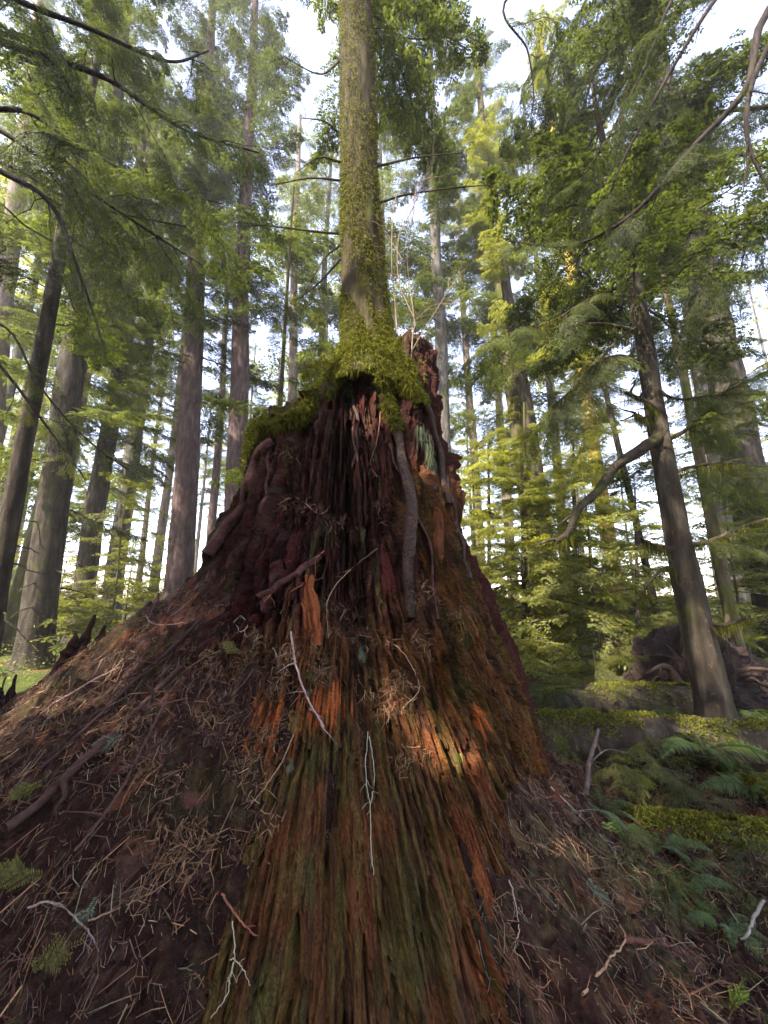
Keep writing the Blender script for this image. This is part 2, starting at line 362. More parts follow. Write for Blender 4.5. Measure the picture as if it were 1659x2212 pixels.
ge = add('ground', new_mesh('ground', V, [F], None, True, c), [M_SOIL]); ge['kind'] = 'structure'

mx_ = np.arange(-4.0, 3.6, .018); my_ = np.arange(.5, 5.0, .018); GX, GY = np.meshgrid(mx_, my_); dm = np.hypot(GX-SC[0], GY-SC[1])
edge = np.minimum.reduce([GX-mx_[0], mx_[-1]-GX, GY-my_[0], my_[-1]-GY]); lump = fbm(GX*4, GY*4, 41)
GZ = ground(GX, GY)+.012+.14*(fbm(GX*9, GY*9, 42)-.5)+.10*(np.abs(fbm(GX*16, GY*16, 43)-.5))*2*lump+.035*(fbm(GX*42, GY*42, 44, 3)-.5)-.25*smooth(.35, 0, edge)
V = np.stack([GX, GY, GZ], -1).reshape(-1, 3); nx = len(mx_); ny = len(my_); ii = np.arange(ny-1)[:, None]*nx+np.arange(nx-1)[None]; F = np.stack([ii, ii+1, ii+1+nx, ii+nx], -1).reshape(-1, 4)
x, y = V[:, 0], V[:, 1]; f1 = fbm(x*2.2, y*2.2, 45)[:, None]; f2 = fbm(x*9, y*9, 46)[:, None]; f3 = fbm(x*30, y*30, 47, 3)[:, None]
c = np.array([.014, .0065, .005])+f3*np.array([.026, .013, .010]); k = smooth(.56, .70, f1*.5+f2*.5)*.8; c = c*(1-k)+np.array([.12, .040, .020])*k
k = smooth(.52, .66, fbm(x*3, y*3, 48)[:, None]*.6+f3*.4)*(.25+.65*smooth(.9, 1.6, x[:, None])); c = c*(1-k)+np.array([.050, .060, .016])*k
k = smooth(.62, .70, f3)*.25; c = c*(1-k)+np.array([.10, .055, .035])*k
md = add('mound', new_mesh('mound', V, [F], None, False, c), [M_SOIL]); md['kind'] = 'structure'

# ------------------------------------------------------------------ the stump
def cell_strips(th, z, N, seg, s, wob=0.35):
    """brick-like long wood strands: returns random offset and distance to the strand's edge"""
    u = th/360*N+wob*(fbm(th*0.03*N/60, z*1.3, s+1, 3)-0.5)*2
    i = np.floor(u); fu = u-i; ii = np.mod(i, N)
    sl = seg*(0.5+1.2*hsh(ii, 1, 0, s+2))
    zz = (z+0.10*np.abs(fu-hsh(ii, 4, 0, s))*seg*3)/sl+hsh(ii, 2, 0, s+3)*7
    j = np.floor(zz)
    return hsh(ii, j, 0, s+4), np.minimum(fu, 1-fu)*2
def stump_mesh():
    ta = np.concatenate([np.linspace(0, 170, 60, endpoint=False), np.linspace(170, 250, 230, endpoint=False), np.linspace(250, 310, 540, endpoint=False), np.linspace(310, 360, 150, endpoint=False)])
    nz = 470; v = np.linspace(0, 1, nz)
    T, Vv = np.meshgrid(ta, v)
    top = stump_top(T); top = top+0.16*(hsh(np.floor(T*1.1), 0, 0, 61)-0.5)+0.08*(hsh(np.floor(T*2.7), 0, 0, 62)-0.5)
    Z = -0.3+(top+0.3)*Vv
    R = stump_R(T, Z)
    Rg = _gs(T, Z); S = np.concatenate([np.zeros((1, len(ta))), np.cumsum(np.hypot(np.diff(Rg, axis=0), np.diff(Z, axis=0)), 0)], 0)
    fade = smooth(3.3, 3.0, Z)*0.4+0.6
    a1, e1 = cell_strips(T, Z, 64, 0.9, 101); a2, e2 = cell_strips(T, Z, 210, 0.34, 131); a3, e3 = cell_strips(T, Z, 560, 0.16, 171)
    low = np.maximum(smooth(1.5, 1.0, Z), .9*smooth(294, 300, T)*smooth(2.9, 2.5, Z))      # the sound lower spur is smoother than the rotted top
    def steps(N, s, amp, nst):                            # strands broken off at different heights, each break a step inwards
        u = T/360*N+0.9*(fbm(T*0.03*N/60, Z*1.1, s, 3)-0.5); i = np.mod(np.floor(u), N); fu = u-np.floor(u); o = amp*0.8*(hsh(i, 9, 0, s)-0.5)
        for q in range(nst):
            hq = 0.3+3.9*hsh(i, q, 1, s+7)+0.22*np.abs(fu-hsh(i, q, 2, s))+0.05*(vn2(T*3.1, Z*0+q, s)-0.5)
            o = o-amp*(0.4+hsh(i, q, 3, s))*smooth(-0.012, 0.012, Z-hq)
        return o+amp*nst*0.45, np.minimum(fu, 1-fu)*2
    s1, b1 = steps(46, 401, 0.085, 3); s2, b2 = steps(120, 431, 0.045, 3)
    wv = T+0.9*(fbm(S*2.3, T*0.12, 441, 3)-0.5)+0.35*(fbm(S*7, T*0.5, 443, 2)-0.5)            # wandering grain
    st1 = vn2(wv*2.1, S*1.5, 451); st2 = vn2(wv*4.6, S*3.2, 453); st3 = vn2(wv*0.9, S*0.7, 455)
    crk = np.exp(-((np.abs(vn2(wv*1.25, S*0.55, 457)-0.5))/0.035)**2)*smooth(0.42, 0.58, vn2(wv*0.4, S*1.8, 459))
    chip = np.floor(3*fbm(wv*1.1, S*2.6, 461, 3)+0.8*st1)                                  # flakes of wood split off in layers
    R = R-0.09+s1*(1-0.55*low)+s2*(1-0.55*low)+(a2-0.5)*0.030+(a3-0.5)*0.018
    R = R+(0.022+0.030*low)*(st1-0.5)+(.016+0.016*low)*(st2-0.5)+0.08*(st3-0.5)-0.10*crk-0.022*(chip-1.5)*-1*low
    R = R-0.05*np.exp(-(b1/0.09)**2)*hsh(np.floor(T/360*46), 0, 0, 77)*smooth(.35, .6, fbm(T*.3, Z*1.2, 78))-0.022*np.exp(-(b2/0.15)**2)-0.010*np.exp(-(e3/0.3)**2)
    R = R+0.055*(fbm(T*0.30, Z*4.0, 201)-0.5)*2*(1-0.6*low)+0.045*(fbm(T*1.1, S*11, 203)-0.5)*2*(1-0.72*low)+0.016*(fbm(T*3.3, S*9, 205, 3)-0.5)*2
    pit = smooth(0.60, 0.66, fbm(wv*0.55, S*3.0, 207, 3))*(1-0.88*low); R = R-0.15*pit
    pit2 = smooth(0.66, 0.70, fbm(wv*1.3, S*6.0, 209, 3)); R = R-0.05*pit2
    th = np.radians(T)
    P = np.stack([SC[0]+R*np.cos(th), SC[1]+R*np.sin(th), Z], -1)
    # cap: from the broken rim in to the heap of duff the young tree stands on
    nc = 44; cc = np.array([-0.20, 4.02]); rim = P[-1]
    k = np.linspace(0, 1, nc+1)[1:]
    cap = []
    for q in k:
        xy = rim[:, :2]*(1-q)+cc*q
        zc = rim[:, 2]-0.28*np.sin(min(1, q*4)*math.pi/2)*(rim[:, 2] > 4.05)
        z2 = zc*(1-smooth(0.05, 0.85, q))+4.12*smooth(0.05, 0.85, q)
        z2 = z2+0.10*(fbm(xy[:, 0]*5, xy[:, 1]*5, 211)-0.5)*min(1, 4*q)*(1-q)
        cap.append(np.concatenate([xy, z2[:, None]], 1))
    P = np.concatenate([P, np.array(cap)], 0); n1 = len(P); m = len(ta)
    Vt = P.reshape(-1, 3)
    i = np.arange(n1-1)[:, None]*m; j = np.arange(m)[None]; j2 = (j+1) % m
    F = np.stack([i+j, i+j2, i+m+j2, i+m+j], -1).reshape(-1, 4)
    # ---- pigment of the wood: maroon rot, rust, fresh orange breaks, olive algae, grey weathering
    Tc = np.concatenate([T, np.repeat(T[-1:], nc, 0)], 0); Zc = P[..., 2]
    def b(*v): return np.array(v)
    Sc = np.concatenate([S, np.repeat(S[-1:], nc, 0)], 0); Wc = np.concatenate([wv, np.repeat(wv[-1:], nc, 0)], 0)
    g1 = fbm(Wc*0.30, Sc*1.3, 301); g2 = fbm(Wc*1.0, Sc*2.4, 305); g3 = fbm(Wc*3.4, Sc*4.5, 309, 4); g4 = fbm(Tc*0.22, Zc*2.6, 313); g5 = fbm(Wc*2.2, Sc*9, 317, 4)
    col = b(.060, .027, .012)*np.ones(P.shape)
    def lay(mask, c):
        nonlocal col
        mask = np.clip(mask, 0, 1)[..., None]; col = col*(1-mask)+np.asarray(c)*mask
    lowc = smooth(1.45, 0.95, Zc)
    right = smooth(262, 300, Tc)
    lay(smooth(0.40, 0.62, g3)*0.7, b(.098, .046, .019))
    lay(smooth(0.46, 0.60, g1*0.35+g2*0.35+g3*.3)*(0.25+0.55*right), b(.125, .036, .013))
    lay(smooth(0.54, 0.64, g2*0.45+g3*0.35+g5*.2)*smooth(.46, .60, g1)*(0.25+0.7*smooth(283, 292, Tc)), b(.20, .055, .015))
    lay(smooth(0.60, 0.70, g5)*smooth(.46, .58, g2)*0.6, b(.20, .068, .022))
    olive = smooth(0.44, 0.58, fbm(Wc*0.7, Sc*1.7, 321)*0.4+g2*0.25+g3*0.35)*(0.15+0.80*np.maximum(lowc*smooth(255, 262, Tc), smooth(294, 300, Tc)*smooth(2.9, 2.4, Zc)))
    lay(olive*0.65, b(.062, .043, .011))
    lay(smooth(0.56, 0.66, g5)*olive*0.7, b(.074, .068, .018))
    lay(smooth(0.54, 0.66, 1-g3)*0.65, b(.020, .011, .009))
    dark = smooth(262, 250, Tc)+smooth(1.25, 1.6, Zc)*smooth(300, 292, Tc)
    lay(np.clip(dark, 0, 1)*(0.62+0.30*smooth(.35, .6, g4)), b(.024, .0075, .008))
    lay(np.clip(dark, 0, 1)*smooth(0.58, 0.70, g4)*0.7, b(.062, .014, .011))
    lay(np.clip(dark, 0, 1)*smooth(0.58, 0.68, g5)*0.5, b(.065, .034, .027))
    lay(smooth(0.60, 0.72, fbm(Tc*0.5, Zc*1.2, 333))*0.45*smooth(1.0, 1.5, Zc)*smooth(.4, .6, g3), b(.060, .070, .022))
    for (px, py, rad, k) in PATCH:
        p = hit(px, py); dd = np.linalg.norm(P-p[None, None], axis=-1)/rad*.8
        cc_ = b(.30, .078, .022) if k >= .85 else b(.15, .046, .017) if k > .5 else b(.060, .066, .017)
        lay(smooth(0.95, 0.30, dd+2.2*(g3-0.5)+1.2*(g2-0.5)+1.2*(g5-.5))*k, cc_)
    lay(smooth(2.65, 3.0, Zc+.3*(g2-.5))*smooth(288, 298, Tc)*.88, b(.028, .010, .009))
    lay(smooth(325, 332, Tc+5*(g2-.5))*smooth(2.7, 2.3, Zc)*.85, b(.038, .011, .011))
    col = col*1.12
    capm = np.zeros(P.shape[:2]); capm[nz:] = 1
    lay(capm*0.8, b(.045, .042, .016))
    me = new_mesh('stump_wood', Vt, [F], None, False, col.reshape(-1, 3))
    ga = me.attributes.new('grain', 'FLOAT_VECTOR', 'POINT'); gv = np.stack([np.radians(Wc)*1.8, Sc, 0*Sc], -1).reshape(-1, 3).astype(np.float32); ga.data.foreach_set('vector', gv.ravel())
    return me
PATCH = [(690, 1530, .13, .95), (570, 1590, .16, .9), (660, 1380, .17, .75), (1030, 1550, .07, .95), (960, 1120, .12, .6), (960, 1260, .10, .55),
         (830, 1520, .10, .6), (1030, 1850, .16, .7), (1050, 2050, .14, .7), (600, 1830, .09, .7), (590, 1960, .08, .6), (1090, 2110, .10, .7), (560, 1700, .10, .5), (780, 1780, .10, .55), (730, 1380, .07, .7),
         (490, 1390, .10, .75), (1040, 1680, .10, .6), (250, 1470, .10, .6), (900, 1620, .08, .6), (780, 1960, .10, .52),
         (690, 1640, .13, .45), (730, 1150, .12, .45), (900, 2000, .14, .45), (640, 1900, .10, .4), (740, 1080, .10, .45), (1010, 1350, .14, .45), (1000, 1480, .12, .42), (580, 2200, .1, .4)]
stump = thing('giant_stump', 'giant rotting red cedar stump with a mossy tree growing on its top', 'stump', (SC[0], SC[1], 0))
sm = stump_mesh(); so_ = add('wood', sm, [M_STUMP], stump); so_.matrix_parent_inverse = Matrix.Translation((-SC[0], -SC[1], 0))
def under(o, root):
    o.parent = root; o.matrix_parent_inverse = Matrix.Translation(-Vector(root.location)); return o
bpy.context.view_layer.update()
def hit(px, py, lift=0.0):
    d = Vector(ray(px, py)).normalized(); o_ = Vector(CAM); best = None
    for ob in (so_, md):
        mi = ob.matrix_world.inverted(); ok_, loc, _, _ = ob.ray_cast(mi @ o_, (mi.to_3x3() @ d).normalized())
        if ok_:
            loc = ob.matrix_world @ loc; t = (loc-o_).length
            if best is None or t < best: best = t
    return np.array(o_+d*((best if best else 4.6)-lift))
def surf(th, z, lift=0.0):
    r = stump_R(th, z)+lift; a = np.radians(th)
    return np.stack([SC[0]+r*np.cos(a), SC[1]+r*np.sin(a), np.broadcast_to(z, np.shape(r))], -1)
# splintered slabs of outer wood standing proud of the rot
def slab(px0, py0, px1, py1, wpx, col, seed, name='wood_slab', label=None):
    a = hit(px0, py0); b_ = hit(px1, py1); rnd = np.random.default_rng(seed)
    n = 26; m = 15; ax = np.linspace(0, 1, n)[:, None]
    dirv = b_-a; out = np.array([a[0]-SC[0], a[1]-SC[1], 0]); out /= np.linalg.norm(out)
    side = np.cross(dirv, out); side /= np.linalg.norm(side); wd = wpx/855*depth((a+b_)/2)
    s = np.linspace(-1, 1, m)[None]
    kc = np.arange(m)[None]; jag = 0.50+0.30*vn2(s*2.6+seed, s*0+seed, 5)+0.20*hsh(kc//2, seed, 0, 6); tz = 1-ax
    hgt = np.minimum(tz, jag)                                        # splintered upper end
    th_ = 0.018+0.030*(vn2(s*5+seed, ax*1.5, 7)-0.5)+0.022*(hsh(kc//2, np.floor(ax*4+hsh(kc//2, 0, 0, 3)*3), seed, 8)-0.5)
    mid = b_[None, None]+(a-b_)[None, None]*hgt[..., None]*1.02
    wl_ = wd/2*(0.85-0.35*tz+0.5*(vn2(ax*7, ax*0+seed, 9)-0.5)); wr_ = wd/2*(0.85-0.35*tz+0.5*(vn2(ax*7, ax*0+seed, 19)-0.5)); wsh = np.where(s < 0, wl_, wr_)
    P = mid+side[None, None]*(s*wsh)[..., None]+out[None, None]*(th_-0.03*s**4-0.10*smooth(.55, 1, ax))[..., None]
    P2 = mid+side[None, None]*(s*wsh)[..., None]-out[None, None]*0.05
    Vs = np.concatenate([P.reshape(-1, 3), P2.reshape(-1, 3)]); i = np.arange(n-1)[:, None]*m+np.arange(m-1)[None]
    F1 = np.stack([i, i+m, i+m+1, i+1], -1).reshape(-1, 4); o2 = n*m; F2 = F1[:, ::-1]+o2
    e = np.concatenate([np.arange(m-1)[:, None]+np.array([[0, 1, o2+1, o2]]), (np.arange(n-1)*m)[:, None]+np.array([[0, o2, o2+m, m]]), (np.arange(n-1)*m+m-1)[:, None]+np.array([[0, m, o2+m, o2]])])
    g = fbm(s*5+seed*2, ax*2.0, 15)[..., None]; cc = np.asarray(col)*(0.55+0.9*g)
    cc = np.concatenate([cc.reshape(-1, 3)]*2)
    o = add(name, new_mesh(name, Vs, [F1, F2, e], None, False, cc), [M_WOOD], None); under(o, stump)
    if label: o['label'] = label
    return o
slab(825, 1170, 845, 1330, 66, (.085, .022, .016), 1, label='dark red splintered slab')
slab(660, 1235, 670, 1400, 52, (.17, .052, .018), 2, label='orange splintered slab')
slab(706, 1270, 700, 1400, 26, (.16, .055, .02), 3)
slab(612, 1390, 602, 1480, 30, (.13, .065, .04), 4)
slab(945, 1085, 960, 1260, 44, (.10, .036, .014), 6)
slab(640, 1500, 640, 1650, 60, (.13, .075, .024), 9)

# ------------------------------------------------------------------ conifer boughs (shared by all the trees)
def bough(seed, L=2.4, nl=30, ns=11, nf=8, leaf=0.055, lw=0.016, droop=0.5, spread=0.42, gap=0.12, twig=0.006, hang=0.0):
    r = np.random.default_rng(seed); mb = MB()
    t = np.linspace(0, 1, 12)
    wob = np.cumsum(r.normal(0, 0.032, (12, 3)), 0); wob -= wob[0]
    S = np.stack([t*L, np.zeros(12), L*(0.10*t-0.28*droop*t*t)], 1)+wob*L*0.5
    V, F = tube(S, np.linspace(0.018, 0.004, 12)*L/2.4, 4); mb.put(V, F, 0)
    LP = []; LD = []; LS = []
    for k in range(nl):
        q = 0.10+0.90*(k+r.random()*0.8)/nl
        if r.random() < gap: continue
        p = np.array([np.interp(q, t, S[:, a]) for a in range(3)]); sd = 1 if k % 2 else -1
        ln = L*spread*(1-q)**0.65*(0.55+0.6*r.random())*(0.45+min(1, q*2.2)*0.55)+0.10
        an = math.radians(58-18*q+r.normal(0, 9)); el = r.normal(-0.10, 0.16)-hang*0.6
        d = np.array([math.cos(an), sd*math.sin(an), el]); d /= np.linalg.norm(d)
        u = np.linspace(0, 1, 6)[:, None]; Q = p+d*u*ln-np.array([0, 0, 1])*(u**2)*ln*(0.22*droop+hang*0.7)+r.normal(0, 0.012, (6, 3))*u*ln
        V, F = tube(Q, np.linspace(twig, twig*0.4, 6), 3); mb.put(V, F, 0)
        nsub = max(3, int(ns*ln/(L*spread)+0.5))
        for j in range(nsub):
            w_ = (j+0.6)/nsub; pb = np.array([np.interp(w_, u[:, 0], Q[:, a]) for a in range(3)])
            for s2 in (-1, 1):
                if r.random() < 0.12: continue
                sl_ = ln*0.34*(1-w_)**0.6*(0.5+0.8*r.random())+leaf*1.2
                an2 = s2*math.radians(50+r.normal(0, 10)); ca, sa = math.cos(an2), math.sin(an2)
                dd = np.array([d[0]*ca-d[1]*sa, d[0]*sa+d[1]*ca, d[2]*0.6+r.normal(-0.12, 0.15)-hang*0.5]); dd /= np.linalg.norm(dd)
                m = max(2, int(nf*sl_/(ln*0.3+leaf)))
                f = (np.arange(m)+0.5)/m
                pp = pb+dd[None]*f[:, None]*sl_-np.array([[0, 0, 1]])*(f[:, None]**2)*sl_*(0.25+hang)
                for s3 in (-1, 1):
                    a3 = s3*(0.75+0.25*r.random(m)); 
                    ld = np.stack([dd[0]*np.cos(a3)-dd[1]*np.sin(a3), dd[0]*np.sin(a3)+dd[1]*np.cos(a3), dd[2]+r.normal(-0.1, 0.22, m)], 1)
                    LP.append(pp); LD.append(ld); LS.append(leaf*(0.6+0.7*r.random(m)))
    P = np.concatenate(LP); D = np.concatenate(LD); S_ = np.concatenate(LS)[:, None]; D /= np.linalg.norm(D, axis=1)[:, None]
    n = len(P); upv = np.array([[0, 0, 1.0]])+r.normal(0, 0.35, (n, 3)); sd = np.cross(upv, D); sd /= np.linalg.norm(sd, axis=1)[:, None]
    W = lw*(0.7+0.6*r.random((n, 1)))
    V = np.stack([P, P+D*S_*0.5+sd*W, P+D*S_, P+D*S_*0.5-sd*W], 1).reshape(-1, 3)
    mb.put(V, (np.arange(n)*4)[:, None]+np.array([[0, 1, 2, 3]]), 1)
    return mb
def bough_set(name, count, seed, **kw):
    base = [bough(seed+k, **kw) for k in range(count)]; out = {}
    for nm, (bk, lf) in {'dark': (B_BRANCH, F_DARK), 'mid': (B_BRANCH, F_MID), 'yellow': (B_DARK, F_YEL)}.items():
        ms = []
        for k, b_ in enumerate(base):
            m = b_.mesh('%s_%s' % (name, nm)); m.materials.append(bk); m.materials.append(lf); ms.append(m)
        out[nm] = ms
    return out
FAR = bough_set('bough', 6, 1000)
NEAR = bough_set('fine_bough', 3, 2000, L=1.3, nl=24, ns=9, nf=13, leaf=0.026, lw=0.0052, twig=0.0035, spread=0.42, hang=0.25, droop=0.9, gap=.24)
def put_bough(parent, loc, d, scale, kind, fine=False, name='branch', roll=0.0, r=random):
    m = r.choice((NEAR if fine else FAR)[kind])
    o = bpy.data.objects.new(name, m); C.objects.link(o); o.parent = parent
    o.matrix_local = orient(Vector(loc)-(Vector(parent.matrix_basis.translation) if parent.parent is None else Vector((0, 0, 0))), d, scale=scale, roll=roll)
    return o

# ------------------------------------------------------------------ standing trees
def trunk_mesh(P, R, sides, seed, ns=0.10, name='trunk', origin=(0, 0, 0)):
    mb = MB(); V, F = tube(P, R, sides, ns, seed, 2.6); mb.put(V, F); return mb.mesh(name, True, origin)
def tree(label, top, bot, Y, wpx, z0, H, nb, bl, bark, kind, name='conifer_tree', cat='tree', group=None, dead=4, seed=0, low=None, flare=0.5, dens_pow=0.8):
    rd = random.Random(seed*13+5); a = at(*bot, Y); b_ = at(*top, Y)
    g = float(ground(a[0], a[1])); sl_ = (b_-a)/(b_[2]-a[2]); base = a+sl_*(g-a[2]); base[2] = g-0.15
    mp = at((top[0]+bot[0])/2, (top[1]+bot[1])/2, Y); r0 = wpx/855*depth(mp)/2
    root = thing(name, label, cat, tuple(base), group)
    zz = np.concatenate([np.linspace(0, 1.5, 6, endpoint=False), np.linspace(1.5, H, 40)])
    P = base[None]+sl_[None]*zz[:, None]; bw = np.stack([np.sin(zz*0.31+seed)*0.05+np.sin(zz*0.9+seed*2)*0.02, np.cos(zz*0.27+seed)*0.04, zz*0], 1); P = P+(bw-bw[0])*min(1, r0*5)
    R = r0*(1.12-0.72*(zz/H)**1.15)*(1+flare*np.exp(-zz/0.35))
    tr = trunk_mesh(P, np.maximum(R, 0.012), 14, seed, 0.14, 'trunk', base); add('trunk', tr, [bark], root)
    for k in range(nb):
        f = (k+rd.random())/nb; f = f**dens_pow; z = z0+(H-z0-0.3)*f
        p = np.array([np.interp(z, zz, P[:, q]) for q in range(3)]); az = rd.random()*2*math.pi
        el = 0.12-0.30*(1-f)+rd.gauss(0, 0.10)
        sc_ = bl/2.4*(1.0-0.62*f)*(0.65+0.6*rd.random())
        put_bough(root, p, (math.cos(az), math.sin(az), el), sc_, kind, r=rd, roll=rd.gauss(0, .25))
    for k in range(dead):                                        # bare broken lower limbs
        z = rd.uniform(1.2, max(2.0, z0)); p = np.array([np.interp(z, zz, P[:, q]) for q in range(3)]); az = rd.random()*2*math.pi
        ln = rd.uniform(0.35, 1.3); d = np.array([math.cos(az), math.sin(az), rd.uniform(-0.35, 0.1)])
        Q = np.array([p+d*ln*t+np.array([rd.gauss(0, .03), rd.gauss(0, .03), -0.22*ln*t*t]) for t in np.linspace(0, 1, 6)])-base
        mb = MB(); Vv, Ff = tube(Q, np.linspace(0.022, 0.006, 6)*min(1.6, 0.6+r0*2), 5); mb.put(Vv, Ff); add('dead_limb', mb.mesh('dead_limb'), [B_MOSSY if rd.random() < .6 else B_DARK], root)
    root['_P'] = 0; del root['_P']
    return root, P, zz
T = []
def tr(*a, **k): k.setdefault('seed', len(T)+1); T.append(tree(*a, **k)); return T[-1]
# left side of the stump
tr('slender black mossy trunk leaning in front of the left tree row', (128, 600), (5, 1240), 6.2, 34, 7.0, 17, 34, 2.2, B_LEAN, 'dark', name='hemlock_tree', dead=8)
tr('stout grey-brown conifer trunk rising behind the splintered snag', (195, 560), (72, 1430), 10, 54, 4.2, 27, 74, 3.0, B_DARK, 'mid', dead=9)
tr('straight dark conifer in the row left of the stump, thicker of the slim pair', (285, 600), (172, 1340), 15, 36, 4.2, 28, 74, 3.2, B_DARK, 'mid', dead=9)
tr('straight dark conifer with a drooping mossy lower limb, beside the slim pair', (325, 650), (236, 1350), 18, 33, 4.5, 30, 74, 3.4, B_GREY, 'mid', dead=9)
tr('reddish-brown smooth conifer trunk just left of the stump', (420, 620), (384, 1260), 13, 46, 8.8, 29, 60, 3.2, B_RED, 'dark', dead=3)
tr('tall purple-grey trunk standing directly behind the stump\'s left shoulder', (541, 200), (508, 1020), 13, 37, 12.5, 32, 55, 3.4, B_RED, 'dark', dead=2)
tr('pale tan trunk half hidden behind the black mossy one', (42, 420), (-40, 1150), 12, 46, 10, 28, 40, 3.0, B_PALE, 'mid', dead=4)
tr('brown trunk with moss low in the left understory', (150, 900), (30, 1350), 13, 34, 5.5, 22, 44, 2.8, B_MOSSY, 'mid', dead=6)
tr('far thin reddish trunk between the smooth brown conifer and the purple-grey one', (482, 780), (452, 1250), 27, 17, 11, 33, 36, 3.4, B_RED, 'mid', dead=1)
tr('pale sunlit trunk showing behind the mossy tree on its left', (642, 380), (628, 900), 21, 22, 13, 34, 36, 3.4, B_PALE, 'mid', dead=2)
# right side
tr('grey trunk behind the stump\'s right top corner', (937, 440), (955, 960), 14.5, 29, 12.5, 32, 50, 3.3, B_GREY, 'dark', dead=3)
tr('slim light grey trunk with pinkish bark right of the stump', (993, 560), (1030, 1130), 21, 18, 13, 33, 30, 3.2, B_PALE, 'mid', dead=4)
tr('slim speckled trunk next to the pinkish one', (1068, 700), (1095, 1090), 22, 19, 11, 33, 34, 3.2, B_PALE, 'mid', dead=3)
tr('greenish trunk wrapped in foliage right of the speckled slim trunk', (1080, 560), (1120, 900), 14, 32, 6.0, 28, 64, 3.0, B_MOSSY, 'mid', dead=3)
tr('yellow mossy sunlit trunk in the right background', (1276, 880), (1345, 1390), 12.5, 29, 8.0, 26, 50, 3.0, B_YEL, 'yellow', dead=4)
tr('massive hazy brown trunk at the right edge of the grove', (1470, 350), (1640, 1120), 10.5, 66, 10.0, 30, 52, 3.0, B_DARK, 'dark', dead=3)
tr('slender dark leaning tree behind the uprooted root wad', (1500, 930), (1596, 1400), 8.5, 24, 3.4, 12, 30, 2.2, B_MOSSY, 'dark', name='hemlock_tree', dead=8)
tr('thin bare sapling with arched mossy limbs right of the stump', (1131, 980), (1138, 1340), 10, 11, 3.2, 7, 14, 1.6, B_MOSSY, 'yellow', name='hemlock_sapling', cat='sapling', dead=12)
tr('dark short trunk behind the arched-limb sapling', (1180, 1180), (1204, 1340), 13, 34, 5.5, 22, 44, 2.8, B_DARK, 'yellow', dead=4)
tr('slender pale mossy sapling close behind the mossy tree', (622, 640), (604, 900), 7.0, 12, 3.5, 10.5, 16, 1.5, B_MOSSY, 'mid', name='hemlock_sapling', cat='sapling', dead=14)
tr('thin dark trunk between the leaning trunk and the yellow mossy one', (1400, 1240), (1440, 1420), 11.5, 15, 5, 15, 30, 2.2, B_DARK, 'yellow', dead=6)
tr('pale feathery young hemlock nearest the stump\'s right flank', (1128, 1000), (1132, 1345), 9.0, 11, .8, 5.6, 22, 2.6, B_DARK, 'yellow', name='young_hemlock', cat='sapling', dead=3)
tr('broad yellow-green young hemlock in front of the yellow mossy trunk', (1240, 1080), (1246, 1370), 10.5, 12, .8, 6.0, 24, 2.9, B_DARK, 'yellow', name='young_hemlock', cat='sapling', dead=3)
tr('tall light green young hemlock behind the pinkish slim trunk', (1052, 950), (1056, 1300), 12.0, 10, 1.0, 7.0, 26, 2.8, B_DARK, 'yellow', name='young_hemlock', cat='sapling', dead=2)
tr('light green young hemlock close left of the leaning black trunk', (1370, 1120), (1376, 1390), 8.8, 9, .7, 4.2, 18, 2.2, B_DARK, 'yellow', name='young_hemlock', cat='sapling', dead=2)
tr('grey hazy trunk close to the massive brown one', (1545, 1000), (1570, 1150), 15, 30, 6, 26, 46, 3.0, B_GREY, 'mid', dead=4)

# ------------------------------------------------------------------ the mossy tree on top of the stump
def at_surface(px, py, lift, Yd=3.75):
    d = ray(px, py); p = hit(px, py, lift)
    t = np.linalg.norm(p-CAM)
    if abs(t-(0.6+4.0)) < 0.02+lift and p[2] > 3.0: p = at(px, py, Yd)
    return p
bp = at(797, 775, 3.9); nurse = thing('hemlock_tree', 'moss-covered hemlock growing on top of the giant stump, roots running down it', 'tree', tuple(bp))
ctr = [(800, 840, 3.95, 190), (798, 790, 3.92, 150), (797, 760, 3.90, 126), (793, 720, 3.9, 108), (787, 640, 3.92, 96), (782, 520, 3.93, 88), (777, 380, 3.95, 80), (773, 200, 4.0, 74), (770, 0, 4.05, 70)]
Pc = [at(a, b_, c_) for a, b_, c_, _ in ctr]; Rc = [q[3]/855*depth(p)/2 for q, p in zip(ctr, Pc)]
for k in range(1, 8): Pc.append(Pc[8]+np.array([-0.02*k, 0.04*k, 1.9*k])); Rc.append(max(0.03, Rc[8]*(1-k/7.5)))
tt = np.linspace(0, 1, 90); Pn = spline(Pc, 90); Rn = np.interp(np.linspace(0, len(Pc)-1, 90), np.arange(len(Pc)), Rc)
B_NURSE = bark_mat('bark_nurse', (0.014, 0.010, 0.006), (0.036, 0.028, 0.013), (0.07, 0.056, 0.026), 0.28, (0.050, 0.050, 0.009), 13)
Vt, Ft = tube(Pn, Rn, 40, 0.10, 3, 3.0); mb = MB(); mb.put(Vt, Ft)
under(add('trunk', mb.mesh('trunk', True), [B_NURSE]), nurse)
def moss_cols(n, bright=1.0, seed=0):
    t = rng.random((n, 1)); u = rng.random((n, 1))
    c = np.array([[0.060, 0.062, 0.010]])*(1-t)+np.array([[0.21, 0.205, 0.030]])*t
    return c*(0.35+0.8*u)*bright
